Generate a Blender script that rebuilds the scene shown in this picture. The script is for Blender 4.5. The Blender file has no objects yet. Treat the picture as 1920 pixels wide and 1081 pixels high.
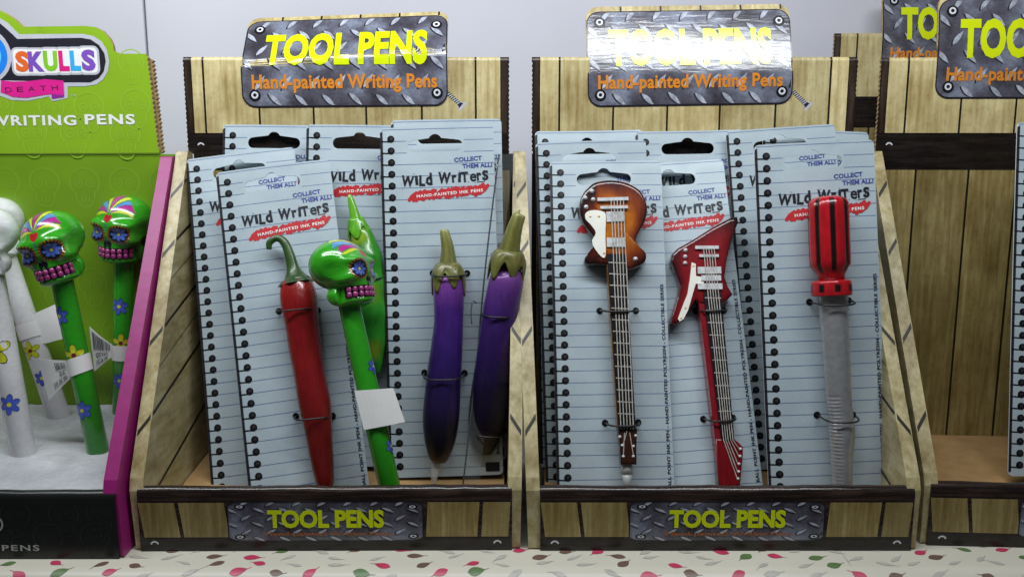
import bpy, bmesh, math, random
from mathutils import Matrix, Vector, noise
from mathutils.geometry import tessellate_polygon
random.seed(4)
R = math.radians
CM = 0.01
scene = bpy.context.scene
COL = scene.collection

# ------------------------------------------------------------------ camera, world, lamps, exposure
cam_data = bpy.data.cameras.new('camera')
cam_data.sensor_width = 36.0
cam_data.lens = 36.0 * 1726 / 1920
cam_data.clip_start = 0.01
cam_data.clip_end = 50
cam = bpy.data.objects.new('camera', cam_data)
COL.objects.link(cam)
cam.location = (0, -0.474, 0.23)
cam.rotation_euler = (R(80), 0, 0)
scene.camera = cam
scene.render.resolution_x, scene.render.resolution_y = 1024, 576

world = bpy.data.worlds.new('World')
scene.world = world
world.use_nodes = True
bg = world.node_tree.nodes['Background']
bg.inputs[0].default_value = (0.86, 0.92, 1.0, 1)
bg.inputs[1].default_value = 0.038

def area(name, loc, target, sx, sy, watts, color):
    d = bpy.data.lights.new(name, 'AREA')
    d.shape = 'RECTANGLE'; d.size = sx; d.size_y = sy; d.energy = watts; d.color = color
    o = bpy.data.objects.new(name, d); COL.objects.link(o)
    o.location = loc
    o.rotation_euler = (Vector(target) - Vector(loc)).to_track_quat('-Z', 'Y').to_euler()
    return o
# the shop's fluorescent tube above and in front of the shelf, and a second row further out
area('fluorescent_tube', (-0.09, -0.10, 0.52), (-0.05, 0.12, 0.24), 0.88, 0.06, 3.9, (0.93, 0.97, 1.0))
area('fluorescent_tube_aisle', (0.15, -1.5, 1.75), (0.0, 0.1, 0.1), 1.4, 0.25, 1.2, (0.93, 0.97, 1.0))

scene.view_settings.view_transform = 'Standard'
scene.view_settings.look = 'None'
scene.view_settings.exposure = 0.0
scene.view_settings.gamma = 1.0
scene.view_settings.use_curve_mapping = False

# ------------------------------------------------------------------ colours and materials
def lin(c):
    if isinstance(c, str):
        c = tuple(int(c[i:i + 2], 16) / 255 for i in (0, 2, 4))
    return tuple((x / 12.92 if x <= .04045 else ((x + .055) / 1.055) ** 2.4) for x in c)

def new_mat(name):
    m = bpy.data.materials.new(name); m.use_nodes = True
    nt = m.node_tree
    return m, nt, nt.nodes['Principled BSDF']

def node(nt, kind, **kw):
    n = nt.nodes.new(kind)
    for k, v in kw.items(): setattr(n, k, v)
    return n

def noise_tex(nt, scale, detail=4, mapping=None, coord='Object'):
    tc = node(nt, 'ShaderNodeTexCoord')
    mp = node(nt, 'ShaderNodeMapping')
    mp.inputs['Scale'].default_value = mapping or (1, 1, 1)
    nt.links.new(tc.outputs[coord], mp.inputs[0])
    n = node(nt, 'ShaderNodeTexNoise')
    n.inputs['Scale'].default_value = scale; n.inputs['Detail'].default_value = detail
    nt.links.new(mp.outputs[0], n.inputs['Vector'])
    return n

def mix(nt, fac, a, b, mode='MIX'):
    n = node(nt, 'ShaderNodeMix', data_type='RGBA', blend_type=mode)
    for sock, v in ((0, fac), (6, a), (7, b)):
        if hasattr(v, 'links'): nt.links.new(v, n.inputs[sock])
        elif sock == 0: n.inputs[0].default_value = v
        else: n.inputs[sock].default_value = (*v, 1)
    return n.outputs[2]

def ramp(nt, src, stops):
    r = node(nt, 'ShaderNodeValToRGB')
    e = r.color_ramp.elements
    while len(e) < len(stops): e.new(.5)
    for el, (p, c) in zip(e, stops):
        el.position = p; el.color = (*c, 1)
    nt.links.new(src, r.inputs[0])
    return r.outputs[0]

def bump(nt, bsdf, height, strength, dist=0.001):
    b = node(nt, 'ShaderNodeBump')
    b.inputs['Strength'].default_value = strength; b.inputs['Distance'].default_value = dist
    nt.links.new(height, b.inputs['Height']); nt.links.new(b.outputs[0], bsdf.inputs['Normal'])

def ink(name, color, rough=.35, var=.12, scale=1.5, spec=.5, coat=0.0, bumpy=0.0):
    """flat printed / painted colour with slight mottling"""
    m, nt, b = new_mat(name)
    c = lin(color)
    n = noise_tex(nt, scale, 5)
    nt.links.new(ramp(nt, n.outputs[0], [(.3, tuple(x * (1 - var) for x in c)), (.7, tuple(min(1, x * (1 + var)) for x in c))]), b.inputs['Base Color'])
    b.inputs['Roughness'].default_value = rough
    b.inputs['Specular IOR Level'].default_value = spec
    b.inputs['Coat Weight'].default_value = coat
    b.inputs['Coat Roughness'].default_value = .15
    if bumpy: bump(nt, b, n.outputs[0], bumpy)
    return m

def wood(name, light, mid, dark, grain=(2.2, 2.2, .16), rough=.3, rand=.22, bumpy=.08):
    m, nt, b = new_mat(name)
    info = node(nt, 'ShaderNodeObjectInfo')
    n1 = noise_tex(nt, 1.6, 8, grain); n1.inputs['Roughness'].default_value = .65
    n2 = noise_tex(nt, .35, 5)
    n3 = noise_tex(nt, 3.0, 6, (1.0, 1.0, .7)); n3.inputs['Roughness'].default_value = .7
    c1 = ramp(nt, n1.outputs[0], [(.25, lin(dark)), (.47, lin(mid)), (.62, lin(light))])
    c2 = ramp(nt, n2.outputs[0], [(.32, (.62, .56, .46)), (.62, (1, 1, 1))])
    c3 = ramp(nt, n3.outputs[0], [(.3, (.72, .68, .6)), (.52, (1, 1, 1))])
    c = mix(nt, .85, c1, c2, 'MULTIPLY')
    c = mix(nt, .7, c, c3, 'MULTIPLY')
    mr = node(nt, 'ShaderNodeMapRange')
    mr.inputs['To Min'].default_value = 1 - rand; mr.inputs['To Max'].default_value = 1 + rand * .5
    nt.links.new(info.outputs['Random'], mr.inputs[0])
    vm = node(nt, 'ShaderNodeVectorMath', operation='SCALE')
    nt.links.new(c, vm.inputs[0]); nt.links.new(mr.outputs[0], vm.inputs['Scale'])
    nt.links.new(vm.outputs[0], b.inputs['Base Color'])
    rr = node(nt, 'ShaderNodeMapRange')
    rr.inputs['To Min'].default_value = rough - .08; rr.inputs['To Max'].default_value = rough + .15
    nt.links.new(n2.outputs[0], rr.inputs[0]); nt.links.new(rr.outputs[0], b.inputs['Roughness'])
    bump(nt, b, n3.outputs[0], bumpy, .0006)
    return m

def painted(name, rough=.22, coat=.4, bumpy=.1, scale=2.0, var=.18, metal=0):
    """paint whose colour is stored on the vertices"""
    m, nt, b = new_mat(name)
    at = node(nt, 'ShaderNodeAttribute', attribute_name='Col')
    n = noise_tex(nt, scale, 5)
    v = ramp(nt, n.outputs[0], [(.3, (1 - var,) * 3), (.7, (1, 1, 1))])
    st = noise_tex(nt, 3.0, 6, (1.6, .22, 1.6)); st.inputs['Roughness'].default_value = .7
    v2 = ramp(nt, st.outputs[0], [(.35, (1 - var * 1.3,) * 3), (.62, (1, 1, 1))])
    nt.links.new(mix(nt, 1.0, mix(nt, 1.0, at.outputs['Color'], v, 'MULTIPLY'), v2, 'MULTIPLY'), b.inputs['Base Color'])
    b.inputs['Roughness'].default_value = rough
    b.inputs['Coat Weight'].default_value = coat; b.inputs['Coat Roughness'].default_value = .06
    b.inputs['Metallic'].default_value = metal
    if bumpy: bump(nt, b, st.outputs[0], bumpy * 2.5, .001)
    return m

M = {}
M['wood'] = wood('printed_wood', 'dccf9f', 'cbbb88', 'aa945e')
M['wood_low'] = wood('printed_wood_lower', 'a99a68', '958453', '796739')  # header wood darkened: the dimmer light lower down is put into the colour
M['wood_side'] = wood('printed_wood_side', 'c4b993', 'b0a478', '887848', grain=(1.2, .2, 1.0), rough=.34, rand=0, bumpy=.2)
M['wood_dark'] = wood('printed_dark_wood', '2e2622', '1c1715', '0c0a09', grain=(.2, 2, 3), rough=.24, rand=.1, bumpy=.2)
M['wood_lip'] = wood('printed_lip_wood', '4a3a34', '2a211f', '12100f', grain=(.15, 2, 3), rough=.16, rand=.1, bumpy=.12)
M['wood_edge'] = wood('printed_edge_plank', '4a3a30', '33261e', '17110d', rough=.3)
M['gap'] = ink('printed_plank_gap', '1a130d', .35)
M['gap_side'] = ink('printed_side_gap', '1d180f', .4)
M['board'] = ink('raw_cardboard', 'a58a63', .8, .2, 3.0, spec=.2, bumpy=.3)
M['board_floor'] = ink('cardboard_floor', 'a8875c', .75, .15, .8, spec=.2, bumpy=.15)
def plate_mat():
    m, nt, b = new_mat('printed_tread_plate')
    n1 = noise_tex(nt, .55, 6); n2 = noise_tex(nt, 5, 7); n2.inputs['Roughness'].default_value = .75
    c1 = ramp(nt, n1.outputs[0], [(.32, lin('3d3a42')), (.5, lin('5d5c68')), (.66, lin('858b9c'))])
    c2 = ramp(nt, n2.outputs[0], [(.3, (.55, .55, .58)), (.6, (1, 1, 1))])
    nt.links.new(mix(nt, .8, c1, c2, 'MULTIPLY'), b.inputs['Base Color'])
    b.inputs['Roughness'].default_value = .2
    b.inputs['Specular IOR Level'].default_value = .6
    b.inputs['Coat Weight'].default_value = .5; b.inputs['Coat Roughness'].default_value = .16
    n3 = noise_tex(nt, 1.2, 4, (.35, 1, 2.4)); bump(nt, b, n3.outputs[0], .3, .0012)
    return m
M['plate'] = plate_mat()
M['plate_edge'] = ink('printed_plate_edge', '24222a', .2)
M['tread'] = ink('printed_tread', 'a4a9b6', .2, .35, 3.0, spec=.6, coat=.5)
M['tread_shade'] = ink('printed_tread_shade', '2f2e36', .2, .2, 3.0, spec=.6, coat=.5)
M['yellow'] = ink('yellow_lettering', 'd6e60e', .2, .04, spec=.6, coat=.5)
M['orange'] = ink('orange_lettering', 'd8862a', .2, .06, spec=.7, coat=.6)
M['orange_dim'] = ink('orange_small_lettering', 'a5602a', .25, .1)
M['white'] = ink('white_print', 'e8e8e6', .35, .04)
M['white_dim'] = ink('white_ink_on_black', 'b9bab8', .4, .06)
M['black'] = ink('black_print', '15141a', .35, .15)
M['rivet'] = ink('rivet_print', '1a1a1e', .2)
M['chrome_print'] = ink('rivet_glint_print', 'd5d7de', .2, .1)
def card_paper():
    m, nt, b = new_mat('pale_blue_card')
    info = node(nt, 'ShaderNodeObjectInfo'); n = noise_tex(nt, .3, 5); n2 = noise_tex(nt, 14, 3); n3 = noise_tex(nt, .22, 2)
    c = ramp(nt, n.outputs[0], [(.3, lin('a8b7bf')), (.7, lin('b6c4cb'))])
    sp = ramp(nt, n2.outputs[0], [(.3, (.9, .9, .9)), (.5, (1, 1, 1))])
    c = mix(nt, 1.0, c, sp, 'MULTIPLY')
    mr = node(nt, 'ShaderNodeMapRange'); mr.inputs['To Min'].default_value = .9; mr.inputs['To Max'].default_value = 1.05
    nt.links.new(info.outputs['Random'], mr.inputs[0])
    vm = node(nt, 'ShaderNodeVectorMath', operation='SCALE'); nt.links.new(c, vm.inputs[0]); nt.links.new(mr.outputs[0], vm.inputs['Scale'])
    nt.links.new(vm.outputs[0], b.inputs['Base Color'])
    b.inputs['Roughness'].default_value = .36
    bump(nt, b, n3.outputs[0], .5, .004)
    return m
M['card'] = card_paper()
M['card_edge'] = ink('card_white_edge', 'd9e2e6', .6, .03)
M['rule'] = ink('blue_rule_ink', '6578a2', .45, .1)
M['card_ink'] = ink('black_card_ink', '1b1d24', .42, .2, 5.0)
M['blue_ink'] = ink('violet_blue_ink', '3c4590', .45, .1)
M['red_ink'] = ink('red_scribble_ink', 'bb2a30', .45, .12, 3.0)
M['spine'] = ink('dark_spine_ink', '22232a', .4, .2)  # near-black for the card's dark edge and its shadow gap
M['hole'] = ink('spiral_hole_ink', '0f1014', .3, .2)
M['hole_shade'] = ink('spiral_hole_inner', '2c2a2d', .4, .2)
M['wire'] = ink('black_wire', '1d1b1a', .35)
M['paint'] = painted('glossy_resin_paint')
M['paint_soft'] = painted('satin_resin_paint', .32, .15, .12, 1.2)
M['paint_gloss'] = painted('lacquered_skull_paint', .2, .45, .0, 1.0, .1)
M['lime'] = ink('lime_print', '86ad24', .36, .05, .3, spec=.4)
M['lime_low'] = ink('olive_lime_print', '6f951f', .36, .08, .3, spec=.4)  # same lime darkened: shade inside the box is put into the colour
M['lime_line'] = ink('pale_lime_line', '91b734', .36, .03)
M['lime_low_line'] = ink('pale_olive_line', '7ba02c', .36, .03)  # outline colour darkened along with the shaded lime
M['magenta'] = ink('magenta_print', '931c6c', .42, .1, 1.0, bumpy=.2)
M['pink'] = ink('pink_print', 'd8248c', .35, .06)
M['purple'] = ink('purple_print', '8e2a90', .35, .06)
M['logo_grey'] = ink('grey_outline_print', 'b9bac4', .35, .04)
M['logo_black'] = ink('charcoal_print', '23222c', .35, .1)
M['skull_front'] = ink('black_box_print', '1d1e1e', .3, .2, .5, bumpy=.1)
M['skull_front_line'] = ink('charcoal_line_print', '2b2e2d', .35, .1)
for n, c in (('l_orange', 'e0662c'), ('l_violet', '7a4fb4'), ('l_green', '80c02c'), ('l_pink', 'd8207c'), ('l_cyan', '32a8e0'), ('l_blue', '1f7fe0'), ('l_sky', '6cc8f0')):
    M[n] = ink(n + '_print', c, .35, .05)
M['paper'] = ink('white_tag_paper', 'dfdfdd', .6, .03)
M['tag_ink'] = ink('tag_print_ink', '55555a', .5, .2, 6)
M['metal_trim'] = ink('silver_trim_paint', 'c4c6c8', .22, .2, 4.0, spec=.8, coat=.4)
M['cream'] = ink('cream_guard_paint', 'e6e6dc', .25, .05, 1.0, coat=.4)
M['fret_black'] = ink('fretboard_paint', '17151a', .28, .3, 3.0, coat=.2)
M['gold'] = ink('gold_screw_paint', 'd8b878', .3, .1)
M['neck_red'] = ink('dark_red_neck_paint', '7e1420', .25, .15, 2.0, coat=.4)
M['neck_brown'] = ink('brown_neck_paint', '7a5420', .25, .15, 2.0, coat=.4)
M['string'] = ink('string_paint', 'b8b4ac', .3, .25, 4.0)
M['silver'] = ink('silver_shaft_paint', 'b2b3b6', .28, .12, 3.0, spec=.8)
M['silver'].node_tree.nodes['Principled BSDF'].inputs['Metallic'].default_value = .6

def clear_mat(name, tint, alpha, rough=.1):
    m, nt, b = new_mat(name)
    tr = node(nt, 'ShaderNodeBsdfTransparent'); mx = node(nt, 'ShaderNodeMixShader')
    b.inputs['Base Color'].default_value = (*lin(tint), 1); b.inputs['Roughness'].default_value = rough
    mx.inputs[0].default_value = alpha
    nt.links.new(tr.outputs[0], mx.inputs[1]); nt.links.new(b.outputs[0], mx.inputs[2])
    nt.links.new(mx.outputs[0], nt.nodes['Material Output'].inputs[0])
    return m
M['clear'] = clear_mat('clear_plastic_film', 'a8b0b4', .10)
M['clear_edge'] = clear_mat('clear_plastic_edge', '4a5054', .8)
M['nozzle'] = clear_mat('frosted_plastic_tip', 'c4c8c8', .62, .2)

def foam_mat():
    m, nt, b = new_mat('white_foam')
    n = noise_tex(nt, 3.2, 5); n2 = noise_tex(nt, .5, 3)
    nt.links.new(ramp(nt, n2.outputs[0], [(.3, lin('aaaeb2')), (.7, lin('c4c6c9'))]), b.inputs['Base Color'])
    b.inputs['Roughness'].default_value = .38
    b.inputs['Subsurface Weight'].default_value = .1; b.inputs['Subsurface Radius'].default_value = (.004, .004, .004)
    bump(nt, b, n.outputs[0], .6, .002)
    return m
M['foam'] = foam_mat()
def wall_mat():
    m, nt, b = new_mat('painted_wall_panel')
    n = noise_tex(nt, .06, 3); n2 = noise_tex(nt, 6, 4)
    nt.links.new(ramp(nt, n.outputs[0], [(.3, lin('c9c9d3')), (.7, lin('d4d4de'))]), b.inputs['Base Color'])
    b.inputs['Roughness'].default_value = .5
    bump(nt, b, n2.outputs[0], .05, .0005)
    return m
M['wall'] = wall_mat()
M['seam'] = ink('panel_seam', '60606c', .6)
M['shelf'] = ink('cream_shelf_paper', 'cbc7b8', .38, .04, .12)
for n, c in (('leaf_red', 'b83a5c'), ('leaf_green', '5a7548'), ('leaf_brown', '6a5448'), ('leaf_grey', 'b2aea6')):
    M[n] = ink(n + '_ink', c, .4, .12, 2.0)

# ------------------------------------------------------------------ mesh helpers (all sizes in centimetres)
class MB:
    def __init__(s): s.v = []; s.f = []; s.c = []; s.m = []
    def add(s, verts, faces, col=None, mi=0):
        o = len(s.v)
        s.v += [tuple(p) for p in verts]
        s.f += [tuple(i + o for i in f) for f in faces]
        s.m += [mi] * len(faces)
        s.c += ([col] * len(verts)) if (col is None or not isinstance(col, list)) else col
        return s
    def box(s, x0, x1, y0, y1, z0, z1, mi=0):
        v = [(x, y, z) for x in (x0, x1) for y in (y0, y1) for z in (z0, z1)]
        return s.add(v, [(0, 1, 3, 2), (4, 6, 7, 5), (0, 4, 5, 1), (2, 3, 7, 6), (0, 2, 6, 4), (1, 5, 7, 3)], mi=mi)
    def poly(s, loops, z=0.0, mi=0):
        """flat filled outline (with holes) in x-y at height z, facing +z"""
        vs = [Vector((p[0], p[1], 0)) for l in loops for p in l]
        tris = tessellate_polygon([[Vector((p[0], p[1], 0)) for p in l] for l in loops])
        out = []
        for t in tris:
            a, b, c = (vs[i] for i in t)
            n = (b - a).cross(c - a).z
            out.append(tuple(t) if n > 0 else tuple(reversed(t)))
        return s.add([(p.x, p.y, z) for p in vs], out, mi=mi)
    def prism(s, loops, z0, z1, mi=0, side=None):
        s.poly(loops, z1, mi)
        o = len(s.f); s.poly(loops, z0, mi)
        s.f[o:] = [tuple(reversed(f)) for f in s.f[o:]]
        side = mi if side is None else side
        for k, l in enumerate(loops):
            n = len(l)
            area2 = sum(l[i][0] * l[(i + 1) % n][1] - l[(i + 1) % n][0] * l[i][1] for i in range(n))
            flip = (area2 < 0) != (k > 0)
            v = [(p[0], p[1], z0) for p in l] + [(p[0], p[1], z1) for p in l]
            fs = [(i, (i + 1) % n, n + (i + 1) % n, n + i) for i in range(n)]
            if flip: fs = [tuple(reversed(f)) for f in fs]
            if k > 0: fs = [tuple(reversed(f)) for f in fs]
            s.add(v, fs, mi=side)
        return s
    def map(s, fn): s.v = [tuple(fn(*p)) for p in s.v]; return s
    def cut(s, axis, values):
        """insert edges at the given coordinates so that the shape can be bent"""
        bm = bmesh.new()
        vs = [bm.verts.new(p) for p in s.v]
        for f, mi in zip(s.f, s.m):
            try:
                fc = bm.faces.new([vs[i] for i in f]); fc.material_index = mi
            except ValueError: pass
        no = Vector((0, 0, 0)); no[axis] = 1
        for val in values:
            bmesh.ops.bisect_plane(bm, geom=bm.verts[:] + bm.edges[:] + bm.faces[:], plane_co=no * val, plane_no=no, dist=1e-5)
        bm.verts.index_update()
        s.v = [tuple(v.co) for v in bm.verts]; s.f = [tuple(v.index for v in f.verts) for f in bm.faces]
        s.m = [f.material_index for f in bm.faces]; s.c = [None] * len(s.v)
        bm.free()
        return s
    def mesh(s, name, mats, smooth=False):
        me = bpy.data.meshes.new(name)
        me.from_pydata(s.v, [], s.f)
        for m in (mats if isinstance(mats, (list, tuple)) else [mats]): me.materials.append(m)
        if any(s.m): me.polygons.foreach_set('material_index', s.m)
        if any(c is not None for c in s.c):
            at = me.color_attributes.new('Col', 'FLOAT_COLOR', 'POINT')
            flat = []
            for c in s.c: flat += [*(c or (1, 1, 1)), 1.0]
            at.data.foreach_set('color', flat)
        if smooth: me.polygons.foreach_set('use_smooth', [True] * len(me.polygons))
        me.update()
        return me
    def build(s, name, mats, parent=None, smooth=False, bevel=0.0):
        o = bpy.data.objects.new(name, s.mesh(name, mats, smooth))
        COL.objects.link(o)
        if parent: o.parent = parent
        if bevel:
            b = o.modifiers.new('bevel', 'BEVEL'); b.width = bevel; b.segments = 3; b.limit_method = 'ANGLE'; b.angle_limit = R(40)
            b.use_clamp_overlap = True
        return o

def share(name, me, parent):
    o = bpy.data.objects.new(name, me); COL.objects.link(o); o.parent = parent
    return o

def frame(origin, u, v, w):
    """matrix of a thing whose mesh is in centimetres"""
    m = Matrix.Identity(4)
    for i, a in enumerate((u, v, w)):
        for j in range(3): m[j][i] = a[j] * CM
    for j in range(3): m[j][3] = origin[j] * CM
    return m

def thing(name, label, cat, mat4, group=None):
    o = bpy.data.objects.new(name, None); COL.objects.link(o)
    o.empty_display_size = .5
    o.matrix_world = mat4
    o['label'] = label; o['category'] = cat
    if group: o['group'] = group
    return o

def zrot(loc, yaw=0.0):
    a = R(yaw); c, s = math.cos(a), math.sin(a)
    return frame(loc, (c, s, 0), (-s, c, 0), (0, 0, 1))

def structure(o):
    o['kind'] = 'structure'; o.scale = (CM, CM, CM)
    return o

def catmull(pts, n):
    """smooth samples through points of any dimension"""
    out = []
    P = [Vector(p) for p in pts]
    for i in range(len(P) - 1):
        p0 = P[i - 1] if i else P[0] * 2 - P[1]
        p1, p2 = P[i], P[i + 1]
        p3 = P[i + 2] if i + 2 < len(P) else P[-1] * 2 - P[-2]
        for k in range(n):
            t = k / n
            out.append(.5 * ((2 * p1) + (p2 - p0) * t + (2 * p0 - 5 * p1 + 4 * p2 - p3) * t * t + (3 * p1 - p0 - 3 * p2 + p3) * t ** 3))
    out.append(P[-1])
    return out

def closed_smooth(pts, n):
    P = [Vector(p) for p in pts]; N = len(P); out = []
    for i in range(N):
        p0, p1, p2, p3 = P[i - 1], P[i], P[(i + 1) % N], P[(i + 2) % N]
        for k in range(n):
            t = k / n
            out.append(.5 * ((2 * p1) + (p2 - p0) * t + (2 * p0 - 5 * p1 + 4 * p2 - p3) * t * t + (3 * p1 - p0 - 3 * p2 + p3) * t ** 3))
    return out

def sweep(mb, rows, nseg=20, flat=1.0, W=(0, 0, 1), color=None, mod=None, caps=True):
    """tube along rows of (x, y, z, r); flat squeezes it along W; color(t, ang) and mod(t, ang) vary it"""
    W = Vector(W); n = len(rows)
    P = [Vector(r[:3]) for r in rows]
    L = [0]
    for i in range(1, n): L.append(L[-1] + (P[i] - P[i - 1]).length)
    vs, cs, fs = [], [], []
    for i in range(n):
        t = (P[min(i + 1, n - 1)] - P[max(i - 1, 0)]).normalized()
        side = t.cross(W).normalized(); nor = side.cross(t).normalized()
        tt = L[i] / L[-1]
        for k in range(nseg):
            a = 2 * math.pi * k / nseg
            r = rows[i][3] * (mod(tt, a) if mod else 1)
            vs.append(P[i] + side * (math.cos(a) * r) + nor * (math.sin(a) * r * flat))
            cs.append(color(tt, a) if color else None)
    for i in range(n - 1):
        for k in range(nseg):
            k2 = (k + 1) % nseg
            fs.append((i * nseg + k, (i + 1) * nseg + k, (i + 1) * nseg + k2, i * nseg + k2))
    if caps:
        for i, rev in ((0, False), (n - 1, True)):
            c = len(vs); vs.append(P[i]); cs.append(color(L[i] / L[-1], 0) if color else None)
            for k in range(nseg):
                f = (i * nseg + k, i * nseg + (k + 1) % nseg, c)
                fs.append(tuple(reversed(f)) if rev else f)
    mb.add(vs, fs, cs if color else None)
    return mb

def tube(mb, pts, r, nseg=8, smooth_n=0, W=(0, 0, 1)):
    pts = catmull(pts, smooth_n) if smooth_n else pts
    return sweep(mb, [(*p, r) for p in pts], nseg, W=W)

def disc(mb, x, y, r, z=0.0, n=14, mi=0, ry=None, rot=0.0):
    c, s = math.cos(rot), math.sin(rot); ry = r if ry is None else ry
    pts = []
    for k in range(n):
        a = 2 * math.pi * k / n; u, v = math.cos(a) * r, math.sin(a) * ry
        pts.append((x + u * c - v * s, y + u * s + v * c, z))
    return mb.add(pts, [tuple(range(n))], mi=mi)

def ring(mb, x, y, r, wd, z=0.0, a0=0, a1=360, n=24, sx=1.0, mi=0):
    v = []
    for k in range(n + 1):
        a = R(a0 + (a1 - a0) * k / n)
        for q in (r - wd / 2, r + wd / 2): v.append((x + math.cos(a) * q * sx, y + math.sin(a) * q, z))
    return mb.add(v, [(2 * k, 2 * k + 1, 2 * k + 3, 2 * k + 2) for k in range(n)], mi=mi)

def dome(mb, x, y, z, r, h, n=12, mi=0):
    v, f = [], []
    for j in range(4):
        a = R(90) * j / 4
        for k in range(n):
            b = 2 * math.pi * k / n
            v.append((x + math.cos(b) * r * math.cos(a), y + math.sin(b) * r * math.cos(a), z + h * math.sin(a)))
    v.append((x, y, z + h))
    for j in range(3):
        for k in range(n): f.append((j * n + k, j * n + (k + 1) % n, (j + 1) * n + (k + 1) % n, (j + 1) * n + k))
    for k in range(n): f.append((3 * n + k, 3 * n + (k + 1) % n, 4 * n))
    return mb.add(v, f, mi=mi)

def rrect(x0, x1, y0, y1, r, n=6):
    out = []
    for cx, cy, a in ((x1 - r, y1 - r, 0), (x0 + r, y1 - r, 90), (x0 + r, y0 + r, 180), (x1 - r, y0 + r, 270)):
        for k in range(n + 1):
            t = R(a + 90 * k / n); out.append((cx + r * math.cos(t), cy + r * math.sin(t)))
    return out

_tc = {}
def text_geo(s, bold=0.0, spacing=1.0):
    """outline of built-in lettering as triangles, normalised to its own bounding box"""
    key = (s, bold, spacing)
    if key not in _tc:
        cu = bpy.data.curves.new('t', 'FONT'); cu.body = s; cu.size = 1; cu.offset = bold; cu.resolution_u = 3
        cu.space_character = spacing; cu.dimensions = '2D'; cu.fill_mode = 'FRONT'
        o = bpy.data.objects.new('t', cu); COL.objects.link(o)
        dg = bpy.context.evaluated_depsgraph_get()
        me = o.evaluated_get(dg).to_mesh()
        v = [(p.co.x, p.co.y) for p in me.vertices]; f = [tuple(q.vertices) for q in me.polygons]
        out = []
        for q in f:
            a, b, c = (Vector((*v[i], 0)) for i in q[:3])
            out.append(q if (b - a).cross(c - a).z >= 0 else tuple(reversed(q)))
        o.evaluated_get(dg).to_mesh_clear()
        bpy.data.objects.remove(o); bpy.data.curves.remove(cu)
        _tc[key] = (v, out)
    return _tc[key]

def text(mb, s, x0, x1, y0, y1, z=0.0, bold=0.0, shear=0.0, rot=0.0, spacing=1.0, mi=0):
    """lettering stretched to the box x0..x1, y0..y1, then rotated about its lower left corner"""
    v, f = text_geo(s, bold, spacing)
    ax, bx_ = min(p[0] for p in v), max(p[0] for p in v); ay, by_ = min(p[1] for p in v), max(p[1] for p in v)
    sx = (x1 - x0) / (bx_ - ax); sy = (y1 - y0) / (by_ - ay)
    c, q = math.cos(R(rot)), math.sin(R(rot)); out = []
    for p in v:
        u, w = (p[0] - ax) * sx, (p[1] - ay) * sy
        u += shear * w
        out.append((x0 + u * c - w * q, y0 + u * q + w * c, z))
    return mb.add(out, f, mi=mi)

# ------------------------------------------------------------------ setting: shelf, step, wall
SH = [(-8.0, -2.6, 4), (-2.35, -0.28)]
def shelf_at(x, s, off=0.0):
    """shelf paper: flat at the back, rounding over the front edge; s is the distance along it"""
    e, rr, amax = -1.75, 1.1, R(42)
    if s >= e: return (x, s, off)
    d = e - s; a = min(d / rr, amax); rest = max(0, d - rr * amax)
    y = e - rr * math.sin(a) - rest * math.cos(a); z = -rr * (1 - math.cos(a)) - rest * math.sin(a)
    return (x, y - off * math.sin(a), z + off * math.cos(a))
mb = MB()
ss = [34, 20, 10, 4, 0, -1, -1.7] + [-1.75 - .1 * k for k in range(1, 10)] + [-3, -5, -8]
xs = [-70, -40, -20, 0, 17.9, 18.0, 40, 75]
v = [shelf_at(x, s) for s in ss for x in xs]
n = len(xs)
mb.add(v, [(j * n + i, (j + 1) * n + i, (j + 1) * n + i + 1, j * n + i + 1) for j in range(len(ss) - 1) for i in range(n - 1)])
shelf = structure(mb.build('shelf', M['shelf'], smooth=True))
leaf_out = []
for k in range(9):
    t = k / 8; leaf_out.append((t - .5, .30 * math.sin(math.pi * t ** .8)))
leaf_out += [(t - .5, -.30 * math.sin(math.pi * t ** .8)) for t in [k / 8 for k in range(7, 0, -1)]]
rl = random.Random(11)
seq = ['leaf_red', 'leaf_grey', 'leaf_brown', 'leaf_green', 'leaf_grey', 'leaf_red', 'leaf_grey', 'leaf_green', 'leaf_brown', 'leaf_grey']
for row in range(7):
    s = .75 - row * .78
    for i in range(38):
        x = -42 + i * 2.2 + (row % 3) * .75 + rl.uniform(-.45, .45)
        kind = seq[(i * 3 + row * 7 + rl.randrange(2)) % 10]
        sz = rl.uniform(.75, 1.0); a = rl.choice((.35, -.3, .55, 2.7, -2.5, .15)) + rl.uniform(-.25, .25)
        c, sn = math.cos(a), math.sin(a); wk = rl.uniform(.85, 1.1) * (.6 if kind == 'leaf_grey' else 1); s2 = s + rl.uniform(-.2, .2)
        m2 = MB().poly([[(p[0] * sz, p[1] * sz * wk) for p in leaf_out]])
        m2.add([(.45 * sz, -.018, 0), (.74 * sz, .05, 0), (.74 * sz, .07, 0), (.45 * sz, .02, 0)], [(0, 1, 2, 3)])
        m2.map(lambda u, w, z: (x + u * c - w * sn, s2 + u * sn + w * c, 0)).cut(1, ss[4:-2])
        m2.map(lambda u, w, z: shelf_at(u, w, .02)).build('leaf_print', M[kind], shelf)
MB().add([shelf_at(18.0 + d, s, .012) for s in (1, -1.7, -2.2, -2.6, -3.2, -6) for d in (0, .07)], [(2 * i, 2 * i + 2, 2 * i + 3, 2 * i + 1) for i in range(5)]).build('paper_seam', M['leaf_grey'], shelf)

structure(MB().box(-70, -29.9, 30, 31, -8, 70).box(-29.75, 75, 30, 31, -8, 70).build('wall', M['wall'], bevel=.15))
structure(MB().box(-70, 75, 31.1, 31.4, -8, 70).build('wall_backing', M['seam']))
structure(MB().box(19, 52, 14.6, 29.5, -.5, 2.7).build('shelf_step', M['wall'], bevel=.2))

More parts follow.
